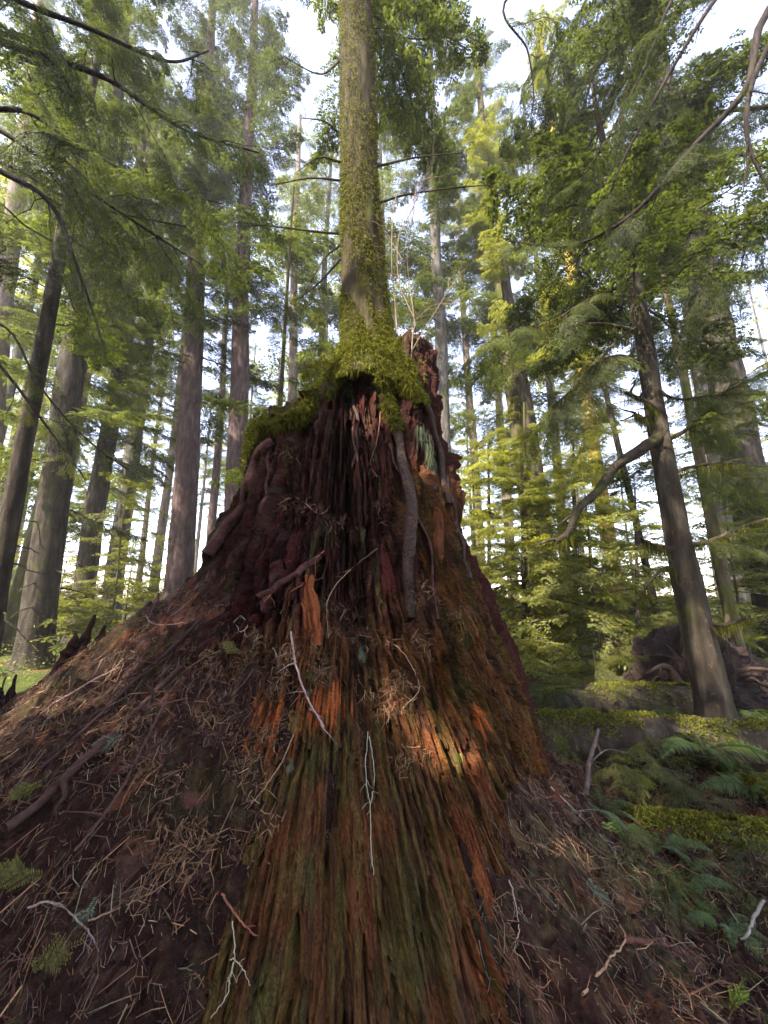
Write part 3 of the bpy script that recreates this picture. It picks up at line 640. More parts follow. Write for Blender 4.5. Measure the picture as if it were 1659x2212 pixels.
def moss_on_tube(P, R, n, L=(0.018, 0.05), cover=0.5, seed=0, bright=1.0, s0=0, s1=1, frontonly=True, upbias=0.0, W=0.006, spow=1.0):
    m = n*3; s = s0+(s1-s0)*rng.random(m)**spow; a = rng.random(m)*2*math.pi
    T_, N_, B_ = frames(P); k = s*(len(P)-1); i = np.minimum(k.astype(int), len(P)-2); u = (k-i)[:, None]
    c = P[i]*(1-u)+P[i+1]*u; r = (R[i]*(1-u[:, 0])+R[i+1]*u[:, 0])[:, None]
    nr = N_[i]*np.cos(a)[:, None]+B_[i]*np.sin(a)[:, None]
    p = c+nr*r*0.98
    msk = fbm(p[:, 2]*2.2+seed+p[:, 0]*5, p[:, 0]*5+p[:, 1]*5+seed, 77+seed)
    ok = (msk+rng.normal(0, 0.05, m)+upbias*nr[:, 2] > 1-cover-0.2*0) if cover < 1 else np.ones(m, bool)
    if frontonly: ok &= (nr[:, 1] < 0.35)
    p = p[ok][:n]; nr = nr[ok][:n]; q = len(p)
    D = nr+rng.normal(0, 0.45, (q, 3))+np.array([0, 0, -0.55]); Lq = L[0]+(L[1]-L[0])*rng.random(q)**1.5
    V, F4, F3 = blades(p, D, Lq, W); return V, F4, F3, np.repeat(moss_cols(q, bright), 5, 0)
def moss_part(parts, parent, name='moss'):
    mb = MB()
    for V, F4, F3, col in parts:
        mb.V.append(V); mb.F4.append(F4+mb.n); mb.m4.append(np.zeros(len(F4), int)); mb.F3.append(F3+mb.n); mb.m3.append(np.zeros(len(F3), int)); mb.c.append(col); mb.n += len(V)
    o = under(add(name, mb.mesh(name), [M_MOSS]), parent); o['kind'] = 'stuff'; return o
parts = [moss_on_tube(Pn, Rn, 12000, (0.03, 0.09), 0.74, 1, 1.25, 0, 0.13), moss_on_tube(Pn, Rn, 24000, (0.02, 0.07), 0.56, 2, 1.2, 0.08, 0.60, spow=1.6)]
ROOTS = [([(822, 792), (832, 840), (842, 890), (858, 945), (872, 1000), (886, 1080), (886, 1200), (888, 1335)], .060, .040, M_ROOT, .40),
 ([(872, 782), (905, 850), (930, 905), (945, 960), (956, 1020), (966, 1090)], .05, .03, M_ROOT, .2),
 ([(770, 775), (722, 810), (690, 855), (660, 890), (610, 915), (565, 938), (545, 985)], .075, .035, M_ROOT, 1.0),
 ([(585, 955), (556, 985), (540, 1035), (532, 1080), (514, 1115), (480, 1150), (450, 1200)], .05, .065, M_ROOTRED, 0),
 ([(752, 830), (765, 870), (772, 930), (764, 1010)], .022, .012, M_ROOT, .2),
 ([(742, 850), (752, 890), (768, 960), (770, 1060)], .014, .008, M_ROOTRED, 0),
 ([(580, 955), (580, 1010), (576, 1060), (560, 1110)], .022, .014, M_ROOTRED, 0),
 ([(838, 960), (852, 1000), (880, 1045), (902, 1110), (925, 1170), (938, 1260), (942, 1340)], .014, .010, M_ROOTRED, 0),
 ([(962, 1030), (975, 1080), (990, 1140), (1003, 1200), (1012, 1250)], .022, .014, M_ROOT, 0),
 ([(850, 800), (880, 830), (905, 870)], .07, .05, M_ROOT, 1.0),
 ([(925, 930), (938, 1000), (942, 1060)], .018, .012, M_ROOT, 0),
 ([(700, 1190), (660, 1225), (600, 1265), (560, 1290)], .03, .02, M_ROOTRED, 0)]
for q, (px, r0, r1, mt, ms) in enumerate(ROOTS):
    pp = spline([(a, b_, 0) for a, b_ in px], len(px)*4); pts = np.array([at_surface(a, b_, r0*0.4+.012) for a, b_, _ in pp])
    for _ in range(3): pts[1:-1] = .25*pts[:-2]+.5*pts[1:-1]+.25*pts[2:]
    P = spline(pts, 40); R = np.linspace(r0, r1, 40)
    P = P+np.stack([0.012*np.sin(np.arange(40)*.5+q), 0*np.arange(40), 0*np.arange(40)], 1)
    mb = MB(); V, F = tube(P, R, 12, 0.16, q, 7.0); mb.put(V, F); under(add('root', mb.mesh('root', True), [mt]), nurse)
    if ms > 0: parts.append(moss_on_tube(P, R+0.006, int(11000*ms*(r0/.08)), (0.02, 0.085), 0.60, 10+q, 1.0, 0, min(1, ms*1.0), True))
moss_part(parts, nurse)
# moss blanket over the stump's broken rim
n = 26000
thm = rng.uniform(150, 322, n); q = rng.random(n)**0.6
def cap_pt(th, k):
    zr = stump_top(th); r = stump_R(th, zr); a = np.radians(th); rx = SC[0]+r*np.cos(a); ry = SC[1]+r*np.sin(a)
    s_ = smooth(0.05, .85, k); zc = zr-0.28*np.sin(np.minimum(1, k*4)*math.pi/2)*(zr > 4.05)
    return np.stack([rx*(1-k)-0.20*k, ry*(1-k)+4.02*k, zc*(1-s_)+4.12*s_+0.02], -1)
kk = rng.random(n)**1.3*0.95; Pm = cap_pt(thm, kk)
hang = rng.random(n) < 0.42                                       # some hangs over the edge
zz_ = stump_top(thm)-rng.random(n)**2*0.30; Ph = surf(thm, zz_, 0.02); Pm[hang] = Ph[hang]
ok = (fbm(Pm[:, 0]*3.5+4, Pm[:, 1]*3+Pm[:, 2]*2.5, 91) > 0.40) & ~((thm > 318)) & ~(hang & (thm > 262) & (thm < 292))
ok &= ~(hang & (fbm(thm*.16, thm*0, 93) < 0.50))
Pm = Pm[ok]; n = len(Pm); outd = np.stack([Pm[:, 0]-SC[0], Pm[:, 1]-SC[1], np.full(n, .4)], 1)
V, F4, F3 = blades(Pm, outd*0.8+rng.normal(0, .5, (n, 3))+np.array([0, 0, .35]), 0.02+0.045*rng.random(n), 0.007)
moss_part([(V, F4, F3, np.repeat(moss_cols(n, 1.25), 5, 0))], stump, 'moss')
Pq = np.array([hit(a, b_, .03) for a, b_ in ((905, 925), (915, 930), (922, 940), (926, 960), (930, 985))]); n_ = 260; V, F4, F3 = blades(Pq[rng.integers(0, 5, n_)]+rng.normal(0, .02, (n_, 3)), np.stack([rng.normal(0, .12, n_), rng.normal(0, .1, n_), np.full(n_, -1.)], 1), .08+.16*rng.random(n_), .004)
moss_part([(V, F4, F3, np.repeat(np.array([[.20, .22, .12]])*(.5+.8*rng.random((n_, 1))), 5, 0))], stump, 'hanging_lichen')
# limbs: dead sticks and green boughs of the mossy tree
def limb_obj(name, pts, r0, r1, m, parent, n=26, sides=6, ns=0.12, twigs=0, rd=random, tl=0.3):
    P = spline(pts, n); mb = MB(); V, F = tube(P, np.linspace(r0, r1, n), sides, ns, rd.randint(0, 99), 5); mb.put(V, F)
    for k in range(twigs):
        i = rd.randint(3, n-2); T_ = P[i]-P[i-1]; T_ = T_/(np.linalg.norm(T_)+1e-9)
        d = T_+np.array([rd.gauss(0, .6), rd.gauss(0, .5), rd.gauss(-.15, .5)]); d /= np.linalg.norm(d); ln = tl*rd.uniform(.3, 1.2)
        Q = np.array([P[i]+d*ln*t+np.array([rd.gauss(0, .02), rd.gauss(0, .02), rd.gauss(0, .02)-.15*t*t])*ln for t in np.linspace(0, 1, 6)])
        V, F = tube(Q, np.linspace(r1*.8+.0015, .0012, 6), 4); mb.put(V, F)
    o = under(add(name, mb.mesh(name, True), [m]), parent); return o, P
for pts in ([(735, 505, 3.9), (680, 500, 3.8), (600, 490, 3.7), (490, 478, 3.6)], [(735, 290, 3.95), (700, 262, 3.8), (650, 255, 3.7)], [(735, 350, 3.9), (690, 340, 3.8), (640, 372, 3.7)],
            [(735, 560, 3.9), (690, 610, 3.8), (640, 650, 3.7)], [(815, 440, 3.9), (880, 420, 3.8), (990, 405, 3.7), (1060, 400, 3.7)], [(812, 360, 3.9), (900, 340, 3.9), (1000, 330, 4.0)],
            [(735, 530, 3.9), (700, 560, 4.0), (655, 640, 4.0)], [(735, 130, 3.95), (690, 160, 3.8), (610, 120, 3.6)], [(735, 390, 3.95), (670, 385, 3.6), (590, 400, 3.4)]):
    limb_obj('dead_branch', [at(*p) for p in pts], .016, .004, B_MOSSY if pts[0][1] % 20 else B_DARK, nurse, twigs=7)
rd = random.Random(3)
for k in range(24):
    z = 9.5+9*rd.random(); i = int(np.argmin(abs(Pn[:, 2]-z))); az = rd.uniform(-2.6, 2.6) if k % 3 else rd.uniform(-.9, .9)
    put_bough(nurse, Pn[i], (math.sin(az), math.cos(az)*.8+.15, rd.uniform(-.42, -.05)), rd.uniform(.7, 1.2), 'mid', r=rd, roll=rd.gauss(0, .3))

# ------------------------------------------------------------------ near trees just outside the frame whose limbs hang into it
def near_tree(label, base, r0, H, bark, seed):
    g = float(ground(base[0], base[1])); root = thing('hemlock_tree', label, 'tree', (base[0], base[1], g-.1)); zz = np.linspace(0, H, 40)
    P = np.stack([base[0]+0*zz, base[1]+0*zz, g-.1+zz], 1); V, F = tube(P, r0*(1.1-.8*zz/H)*(1+.5*np.exp(-zz/.4)), 16, .12, seed, 2.5); mb = MB(); mb.put(V, F)
    under(add('trunk', mb.mesh('trunk', True), [bark]), root); return root
def leafy_limb(root, pts, r0, r1, kind, nsp, scale, seed, t0=.12, fine=True, bark=B_BRANCH, hang=.35, twigs=8):
    rd = random.Random(seed); P3 = [at(*p) for p in pts]
    o, P = limb_obj('limb', P3, r0, r1, bark, root, 30, 7, .10, twigs, rd, .5)
    T_ = np.gradient(P, axis=0)
    nsp = int(nsp*.62)+1
    for k in range(nsp):
        f = t0+(1-t0)*(k+rd.random())/nsp; i = min(29, int(f*29)); t = T_[i]/np.linalg.norm(T_[i])
        sd = np.cross(t, [0, 0, 1]); sd /= np.linalg.norm(sd)+1e-9
        d = t*rd.uniform(.3, .9)+sd*rd.choice((-1, 1))*rd.uniform(.3, 1.0)+np.array([0, 0, -hang*rd.uniform(.3, 1.6)])
        b_ = put_bough(o, P[i], d, scale*rd.uniform(.6, 1.25)*(1.1-.35*f), kind, fine, 'spray', rd.gauss(0, .35), rd)
    return o
lt = near_tree('dark limb-heavy hemlock whose boughs arch over the stump from the left', (-6.1, 3.0), .28, 19, B_MOSSY, 4)
LT0 = Vector(lt.location)
leafy_limb(lt, [(-260, -40, 3.0), (0, 88, 3.0), (120, 128, 3.05), (240, 174, 3.1), (330, 238, 3.2), (420, 290, 3.4), (560, 330, 3.6)], .042, .008, 'dark', 13, .85, 1, .25)
leafy_limb(lt, [(-150, -120, 2.8), (30, -4, 2.8), (190, 60, 2.9), (360, 132, 3.1), (450, 110, 3.3)], .034, .008, 'dark', 8, .7, 2, .3)
leafy_limb(lt, [(-200, 180, 3.3), (0, 282, 3.4), (130, 372, 3.6), (310, 492, 4.0), (440, 575, 4.4)], .032, .007, 'dark', 14, .9, 3, .3)
leafy_limb(lt, [(-200, 280, 2.9), (0, 370, 2.9), (110, 442, 3.0), (172, 590, 3.1), (222, 740, 3.2)], .034, .005, 'dark', 6, .5, 4, .4)
leafy_limb(lt, [(-200, 235, 3.8), (0, 236, 3.8), (70, 248, 3.9), (180, 320, 4.1), (330, 400, 4.6), (480, 440, 5.0)], .038, .008, 'mid', 16, 1.1, 5, .35)
leafy_limb(lt, [(-200, 330, 4.6), (0, 350, 4.6), (150, 430, 4.9), (300, 470, 5.3), (470, 500, 5.8)], .04, .008, 'dark', 18, 1.2, 6, .3)
leafy_limb(lt, [(-200, 100, 4.6), (60, 130, 4.6), (200, 260, 5.0), (300, 420, 5.4), (380, 600, 5.8)], .04, .006, 'mid', 16, 1.2, 7, .3)
leafy_limb(lt, [(-200, 560, 3.4), (0, 790, 3.6), (70, 880, 3.7), (130, 960, 3.8), (180, 1030, 3.9)], .02, .005, 'yellow', 5, .35, 8, .4, True, B_LEAN, .5)
leafy_limb(lt, [(-200, 700, 4.0), (0, 700, 4.0), (90, 840, 4.2), (200, 960, 4.4), (330, 1050, 4.7)], .018, .004, 'mid', 8, .5, 9, .35, True, B_LEAN, .4)
rt = near_tree('dark overhanging hemlock whose bare forked limbs hang in from the right', (5.9, 3.1), .28, 19, B_MOSSY, 5)
leafy_limb(rt, [(1900, -160, 3.0), (1665, 15, 3.0), (1612, 190, 3.1), (1490, 325, 3.3), (1360, 468, 3.6), (1225, 532, 4.0), (1100, 520, 4.3)], .045, .008, 'dark', 9, .7, 11, .45)
leafy_limb(rt, [(1680, 60, 3.0), (1625, 180, 3.05), (1615, 300, 3.1), (1665, 420, 3.2)], .03, .012, 'dark', 4, .6, 12, .3)
leafy_limb(rt, [(1700, -200, 2.9), (1548, -5, 2.9), (1440, 170, 3.1), (1350, 340, 3.4), (1290, 480, 3.7)], .026, .006, 'dark', 9, .7, 13, .35)
leafy_limb(rt, [(1600, -220, 3.2), (1455, -5, 3.2), (1400, 130, 3.4), (1300, 320, 3.7), (1230, 420, 4.0)], .022, .005, 'dark', 8, .75, 14, .35)
leafy_limb(rt, [(1400, -200, 3.0), (1100, -10, 3.2), (1140, 110, 3.4), (1152, 220, 3.5), (1130, 310, 3.7)], .016, .004, 'dark', 5, .6, 15, .4)
leafy_limb(rt, [(1900, 0, 4.6), (1600, -20, 4.8), (1400, 60, 5.0), (1280, 160, 5.3), (1200, 330, 5.8)], .045, .008, 'dark', 24, 1.3, 16, .3)
leafy_limb(rt, [(1900, 200, 4.8), (1660, 230, 5.0), (1500, 260, 5.3), (1350, 380, 5.7), (1250, 560, 6.0)], .045, .008, 'dark', 20, 1.2, 17, .25)
leafy_limb(rt, [(1900, 380, 4.2), (1700, 420, 4.4), (1620, 480, 4.7), (1560, 560, 5.0), (1500, 660, 5.3)], .03, .006, 'dark', 14, 1.0, 18, .2)
leafy_limb(rt, [(1900, -300, 4.4), (1500, -160, 4.8), (1300, -40, 5.2), (1230, 80, 5.6), (1180, 200, 6.0)], .04, .008, 'dark', 20, 1.3, 19, .2)

rd = random.Random(31)  # unseen conifers added behind the camera to keep sun off the stump
for bx, by, hh in ((-4.2, -2.2, 14.5), (-7.0, -0.6, 15), (-2.2, -4.4, 14), (-5.6, -4.6, 13), (-8.8, 0.9, 13), (0.4, -4.2, 13), (-3.4, -6.6, 14), (-8.2, -3.6, 14), (2.4, -5.0, 12.5)):
    ot = near_tree('unseen bushy conifer added behind the viewpoint to shade the stump', (bx, by), .17, hh, B_DARK, 6); ot['group'] = 'added shade conifers behind the viewpoint'
    for k in range(54):
        f = (k+rd.random())/54; a = rd.random()*6.283; z = 1.6+(hh-2.0)*f
        put_bough(ot, (bx, by, z), (math.cos(a), math.sin(a), rd.uniform(-.3, .1)), (1.25-.75*f)*rd.uniform(.7, 1.2), 'dark', r=rd, roll=rd.gauss(0, .3))

# ------------------------------------------------------------------ leaning dark tree with moss-hung limbs beside the root wad
lean = thing('hemlock_tree', 'leaning black trunk with a long drooping mossy limb, in front of the root wad', 'tree', tuple(at(1548, 1548, 5.2)))
pc = [(1552, 1565, 5.2, 84), (1542, 1520, 5.2, 66), (1500, 1330, 5.25, 56), (1462, 1150, 5.3, 50), (1425, 950, 5.35, 42), (1402, 800, 5.4, 36), (1370, 620, 5.4, 30), (1340, 480, 5.45, 26)]
Pl = [at(*q[:3]) for q in pc]; Rl = [q[3]/855*depth(p)/2 for q, p in zip(pc, Pl)]
Pl += [Pl[-1]+np.array([-.05, .05, 1.6]), Pl[-1]+np.array([-.1, .1, 4.0])]; Rl += [.06, .01]
Ps = spline(Pl, 60); Rs = np.interp(np.linspace(0, len(Pl)-1, 60), np.arange(len(Pl)), Rl); mb = MB(); V, F = tube(Ps, Rs, 18, .16, 8, 3); mb.put(V, F)
under(add('trunk', mb.mesh('trunk', True), [B_LEAN]), lean)
def moss_strands(P, n, L, seed, spread=.02):
    """hanging moss along a limb"""
    i = rng.integers(1, len(P), n); u = rng.random((n, 1)); p = P[i-1]*u+P[i]*(1-u)+rng.normal(0, spread, (n, 3))*np.array([1, 1, .4])
    D = np.stack([rng.normal(0, .18, n), rng.normal(0, .18, n), np.full(n, -1.0)], 1)
    return blades(p, D, L*(.25+rng.random(n)**2), .006, .3)
def hang_moss(P, n, L, parent, seed, bright=1.0):
    V, F4, F3 = moss_strands(P, n, L, seed); return (V, F4, F3, np.repeat(moss_cols(n, bright), 5, 0))
hp = []
for q, (pts, r0, r1) in enumerate([([(1425, 945, 5.3), (1380, 975, 5.1), (1330, 1008, 5.0), (1290, 1062, 4.9), (1250, 1100, 4.8), (1228, 1150, 4.7), (1200, 1170, 4.7)], .072, .026), ([(1422, 895, 5.3), (1400, 872, 5.2), (1352, 848, 5.1)], .04, .022), ([(1405, 900, 5.3), (1385, 905, 5.2), (1370, 892, 5.2)], .025, .018),
        ([(1395, 790, 5.35), (1345, 770, 5.2), (1310, 775, 5.1), (1270, 800, 5.0), (1230, 850, 5.0)], .035, .008), ([(1400, 800, 5.4), (1440, 855, 5.2), (1520, 860, 5.1), (1600, 830, 5.0), (1659, 800, 4.9)], .022, .008), ([(1420, 960, 5.35), (1480, 930, 5.2), (1540, 880, 5.1), (1580, 830, 5.0)], .03, .008),
        ([(1462, 1190, 5.3), (1420, 1180, 5.2), (1388, 1168, 5.1)], .035, .02), ([(1465, 1180, 5.3), (1530, 1170, 5.1), (1600, 1140, 5.0), (1659, 1120, 4.9)], .03, .012), ([(1490, 1330, 5.25), (1560, 1350, 5.1), (1620, 1330, 5.0)], .03, .012), ([(1430, 1030, 5.3), (1490, 1010, 5.2), (1560, 1000, 5.1), (1640, 1010, 5.0)], .025, .008),
        ([(1470, 1240, 5.3), (1440, 1225, 5.2), (1400, 1260, 5.1), (1380, 1300, 5.1)], .02, .01), ([(1385, 720, 5.4), (1300, 700, 5.3), (1200, 710, 5.2), (1100, 730, 5.1), (1050, 740, 5.0)], .028, .006), ([(1385, 700, 5.4), (1330, 740, 5.2), (1260, 820, 5.0), (1190, 880, 4.9)], .022, .005), ([(1375, 640, 5.4), (1290, 640, 5.2), (1200, 690, 5.0), (1120, 720, 4.9)], .022, .005)]):
    o, P = limb_obj('limb', [at(*p) for p in pts], r0*1.15, r1*1.2, B_LEAN, lean, 30, 8, .25, 5, random.Random(q), .35)
    hp.append(hang_moss(P, 800 if q in (0, 3, 7) else 380, .15, lean, q, .8))
    if q in (3, 4, 5, 7, 9, 11, 12, 13):
        rd = random.Random(q+50)
        for k in range(8):
            i = rd.randint(8, 28); t = P[i]-P[i-1]; t = t/np.linalg.norm(t); sd = np.cross(t, [0, 0, 1])
            put_bough(o, P[i], t*.6+sd*rd.choice((-1, 1))*rd.uniform(.3, .9)+np.array([0, 0, -.25]), rd.uniform(.45, .85), 'mid', True, 'spray', rd.gauss(0, .3), rd)
moss_part(hp, lean, 'hanging_moss')
rd = random.Random(77)
for k in range(26):
    i = rd.randint(38, 58); az = rd.random()*6.28
    put_bough(lean, Ps[i], (math.cos(az), math.sin(az), rd.uniform(-.25, .1)), rd.uniform(.7, 1.1), 'dark', r=rd, roll=rd.gauss(0, .3))

# ------------------------------------------------------------------ the depth of the forest: far conifers, understory hemlocks
def crown_mesh(seed, H, z0, nb, bl, mats, name='crown'):
    r = random.Random(seed); mb = MB(); base = [bough(3000+seed*5+k, 2.4, 16, 6, 4, .13, .030, gap=.18, twig=.008) for k in range(3)]
    bm = [(np.concatenate(b_.V), np.concatenate(b_.F4), np.concatenate(b_.m4)) for b_ in base]
    for k in range(nb):
        f = (k+r.random())/nb; z = z0+(H-z0-.3)*f; az = r.random()*6.283
        M = orient((0, 0, z), (math.cos(az), math.sin(az), .12-.3*(1-f)+r.gauss(0, .1)), scale=bl/2.4*(1-.65*f)*(.6+.6*r.random()), roll=r.gauss(0, .25))
        V, F, mi = r.choice(bm); A = np.array(M); W = V@A[:3, :3].T+A[:3, 3]
        mb.V.append(W); mb.F4.append(F+mb.n); mb.m4.append(mi); mb.n += len(W)
    m = mb.mesh(name); [m.materials.append(q) for q in mats]; return m
CROWN = [crown_mesh(k, 30, 10+2*k, 40, 3.8, (B_DARK, F_MID if k % 2 else F_YEL)) for k in range(4)]
tks = []
for k, bk in enumerate((B_GREY, B_PALE, B_DARK, B_RED)):
    zz = np.linspace(0, 30, 24); P = np.stack([np.sin(zz*.3+k)*.06, np.cos(zz*.25+k)*.05, zz-.3], 1)
    m = trunk_mesh(P, .26*(1.1-.9*zz/30.5), 10, k, .12); m.materials.append(bk); tks.append(m)
rd = random.Random(11); nfar = 0; used = [(float(t[1][0][0]), float(t[1][0][1])) for t in T]
while nfar < 70:
    Y = 17+46*rd.random()**1.2; X = rd.uniform(-1.25, 1.25)*Y
    if any((X-a)**2+(Y-b_)**2 < 2.6**2 for a, b_ in used): continue
    if -8 < X < 9 and Y < 36 and rd.random() < .7: continue
    if X >= 7 and Y < 36 and rd.random() < .8: continue
    used.append((X, Y)); nfar += 1
    t_ = thing('conifer_tree', 'slender conifer standing far back in the pale depth of the forest', 'tree', (X, Y, float(ground(X, Y))), 'far conifers behind the stump')
    s_ = rd.uniform(.75, 1.25); t_.scale = (s_*rd.uniform(.8, 1.25),)*2+(s_,); t_.rotation_euler[2] = rd.random()*6.28
    for nm, m in (('trunk', rd.choice(tks)), ('crown', rd.choice(CROWN))):
        o = bpy.data.objects.new(nm, m); C.objects.link(o); o.parent = t_
SAP = [crown_mesh(20+k, 6.0, .5, 28, 2.6, (B_MOSSY, F_YEL)) for k in range(3)]
zz = np.linspace(0, 6, 14); SAPT = trunk_mesh(np.stack([.03*np.sin(zz), .03*np.cos(zz*1.3), zz-.2], 1), .05*(1.05-.95*zz/6), 8, 2, .1); SAPT.materials.append(B_MOSSY)
rd = random.Random(21); ns_ = 0; used2 = []
while ns_ < 46:
    Y = rd.uniform(7.5, 24); X = rd.uniform(.16, 1.2)*Y if ns_ < 32 else rd.uniform(-1.2, -.35)*Y
    if ns_ >= 32 and Y < 12: continue
    if any((X-a)**2+(Y-b_)**2 < 1.2 for a, b_ in used2): continue
    used2.append((X, Y)); ns_ += 1; R_ = X > 0
    t_ = thing('young_hemlock', 'young feathery hemlock in the yellow-green understory right of the stump' if R_ else 'young feathery hemlock in the dim understory left of the stump', 'sapling', (X, Y, float(ground(X, Y))), 'understory hemlocks on the right' if R_ else 'understory hemlocks on the left')
    s_ = rd.uniform(.45, 1.1); t_.scale = (s_,)*3; t_.rotation_euler[2] = rd.random()*6.28
    for nm, m in (('trunk', SAPT), ('crown', rd.choice(SAP))):
        o = bpy.data.objects.new(nm, m); C.objects.link(o); o.parent = t_
# low leafy ground cover between the trunks
n = 60000; Y = 7.0+30*rng.random(n)**1.4; X = (rng.random(n)*2.5-1.25)*Y
cl = fbm(X*1.1, Y*1.1, 501); okc = (cl > .42) & ~((np.hypot(X-SC[0], Y-SC[1]) < 3.4))
X = X[okc]; Y = Y[okc]; cl = cl[okc]; n = len(X); h = (cl-.42)*5*rng.random(n)**.7*(.5+.03*Y)
P = np.stack([X, Y, ground(X, Y)+h*.8], 1); D = rng.normal(0, 1, (n, 3)); D[:, 2] = D[:, 2]*.35-.1; D /= np.linalg.norm(D, axis=1)[:, None]
S_ = (.03+.035*rng.random((n, 1)))*(.7+.05*Y[:, None]); sd = np.cross(D, np.array([[0, 0, 1.]])+rng.normal(0, .3, (n, 3))); sd /= np.linalg.norm(sd, axis=1)[:, None]
V = np.stack([P, P+D*S_*.5+sd*S_*.28, P+D*S_, P+D*S_*.5-sd*S_*.28], 1).reshape(-1, 3)
gc = add('ground_cover', new_mesh('ground_cover', V, [(np.arange(n)*4)[:, None]+np.array([[0, 1, 2, 3]])], None, False, None, rng.random(n)), [F_YEL])
gc['kind'] = 'stuff'; tag(gc, 'low leafy green undergrowth covering the forest floor', 'undergrowth')

# ------------------------------------------------------------------ root wad, logs, snags
def blob(name, label, cat, c, ax, seed, col, jag=.35, n=60, m=90, mat_=M_SOIL):
    root = thing(name, label, cat, tuple(c)); u = np.linspace(0.02, math.pi*.55, n)[:, None]; v = np.linspace(0, 2*math.pi, m, endpoint=False)[None]
    r = 1+jag*(fbm(np.cos(v)*2.2+u*1.5+seed, np.sin(v)*2.2+u*2, seed)-.5)*2+.18*(fbm(v*6, u*7, seed+3)-.5)*2
    P = np.stack([ax[0]*r*np.sin(u)*np.cos(v), ax[1]*r*np.sin(u)*np.sin(v), ax[2]*r*np.cos(u)+0*v], -1).reshape(-1, 3)
    i = np.arange(n-1)[:, None]*m; j = np.arange(m)[None]; F = np.stack([i+j, i+m+j, i+m+(j+1) % m, i+(j+1) % m], -1).reshape(-1, 4)
    cc = np.asarray(col)*(.5+fbm(P[:, 0]*8, P[:, 1]*8+P[:, 2]*8, seed+9)[:, None]); add('soil', new_mesh('soil', P, [F], None, False, cc), [mat_], root); return root
wc = np.array([at(1530, 1500, 6.3)[0], 6.4, 0.0]); wad = blob('root_wad', 'dark upturned root wad of a fallen tree, caked in soil', 'root wad', wc, (1.05, .6, 1.0), 5, (.030, .020, .017))
rd = random.Random(9)
for k in range(22):
    a = rd.uniform(math.pi, 2*math.pi); e = rd.uniform(.1, 1.3); s0 = np.array([.85*math.cos(a)*math.cos(e), .5*math.sin(a)*math.cos(e), .85*math.sin(e)])
    d = s0/np.linalg.norm(s0)+np.array([rd.gauss(0, .5), rd.gauss(0, .3), rd.gauss(-.3, .4)]); pts = [wc+s0*.8+d*t*rd.uniform(.3, .7)+np.array([rd.gauss(0, .06)]*3)*t-np.array([0, 0, .25*t*t]) for t in (0, .33, .66, 1)]
    limb_obj('root', pts, rd.uniform(.02, .05), .008, M_ROOT, wad, 14, 6, .2, 2, rd, .2)
wl = [at(1395, 1455, 5.8), at(1440, 1440, 6.0), at(1480, 1500, 6.0), at(1500, 1545, 6.0)]
limb_obj('root', wl[::-1], .10, .012, M_ROOT, wad, 24, 10, .35, 4)
def log(label, a, b_, r0, r1, seed, moss=9000, bark=B_DARK, name='fallen_log', br=1.2):
    a = np.asarray(a, float); b_ = np.asarray(b_, float); root = thing(name, label, 'log', tuple((a+b_)/2-np.array([0, 0, r0])))
    t = np.linspace(0, 1, 50)[:, None]; P = a*(1-t)+b_*t+np.stack([0*t[:, 0], .04*np.sin(t[:, 0]*5+seed), .03*np.sin(t[:, 0]*7+seed)], 1); R = np.linspace(r0, r1, 50)
    V, F = tube(P, R, 28, .16, seed, 3.4); mb = MB(); mb.put(V, F)
    for e, s_ in ((0, 1), (49, -1)):
        ring = np.arange(28)+e*28; mb.put(np.vstack([V[ring], P[e][None]]), np.array([[q, (q+1) % 28, 28][::s_] for q in range(28)]))
    under(add('bark', mb.mesh('bark', True), [bark]), root)
    if moss:
        m = moss; s_ = rng.random(m); an = rng.normal(math.pi/2, .62, m); ax = (b_-a)/np.linalg.norm(b_-a); h_ = np.cross(ax, [0, 0, 1]); h_ /= np.linalg.norm(h_); up = np.cross(h_, ax)
        i = (s_*48.9).astype(int); rr = R[i][:, None]; nr = h_*np.cos(an)[:, None]+up*np.sin(an)[:, None]; p = P[i]*(1-(s_*49-i)[:, None])+P[i+1]*(s_*49-i)[:, None]+nr*rr*1.03
        ok = fbm(p[:, 0]*3, an*1.6+p[:, 1], seed+61) > .42; p = p[ok]; nr = nr[ok]; q = len(p)
        V, F4, F3 = blades(p, nr+rng.normal(0, .5, (q, 3)), .02+.04*rng.random(q), .008); moss_part([(V, F4, F3, np.repeat(moss_cols(q, br), 5, 0))], root)
    return root
log('long fallen log with a mossy top lying beyond the stump', (1.15, 4.35, .16), (6.5, 4.15, .20), .25, .23, 1, 20000, bark=B_LEAN, br=1.1)
log('short bright-mossed log low among the ferns', (1.75, 3.12, -.12), (4.6, 2.70, .08), .20, .2, 2, 15000, bark=B_LEAN, br=1.3)
log('thin grey pole leaning down off the long mossy log', at(1560, 1655, 4.0), at(1690, 1745, 3.3), .055, .05, 3, 1500, B_GREY, 'fallen_pole', 1.0)
log('rotten brown log half buried behind the long mossy log', (1.6, 5.6, .1), (4.4, 5.9, .18), .26, .24, 4, 6000, B_LEAN)
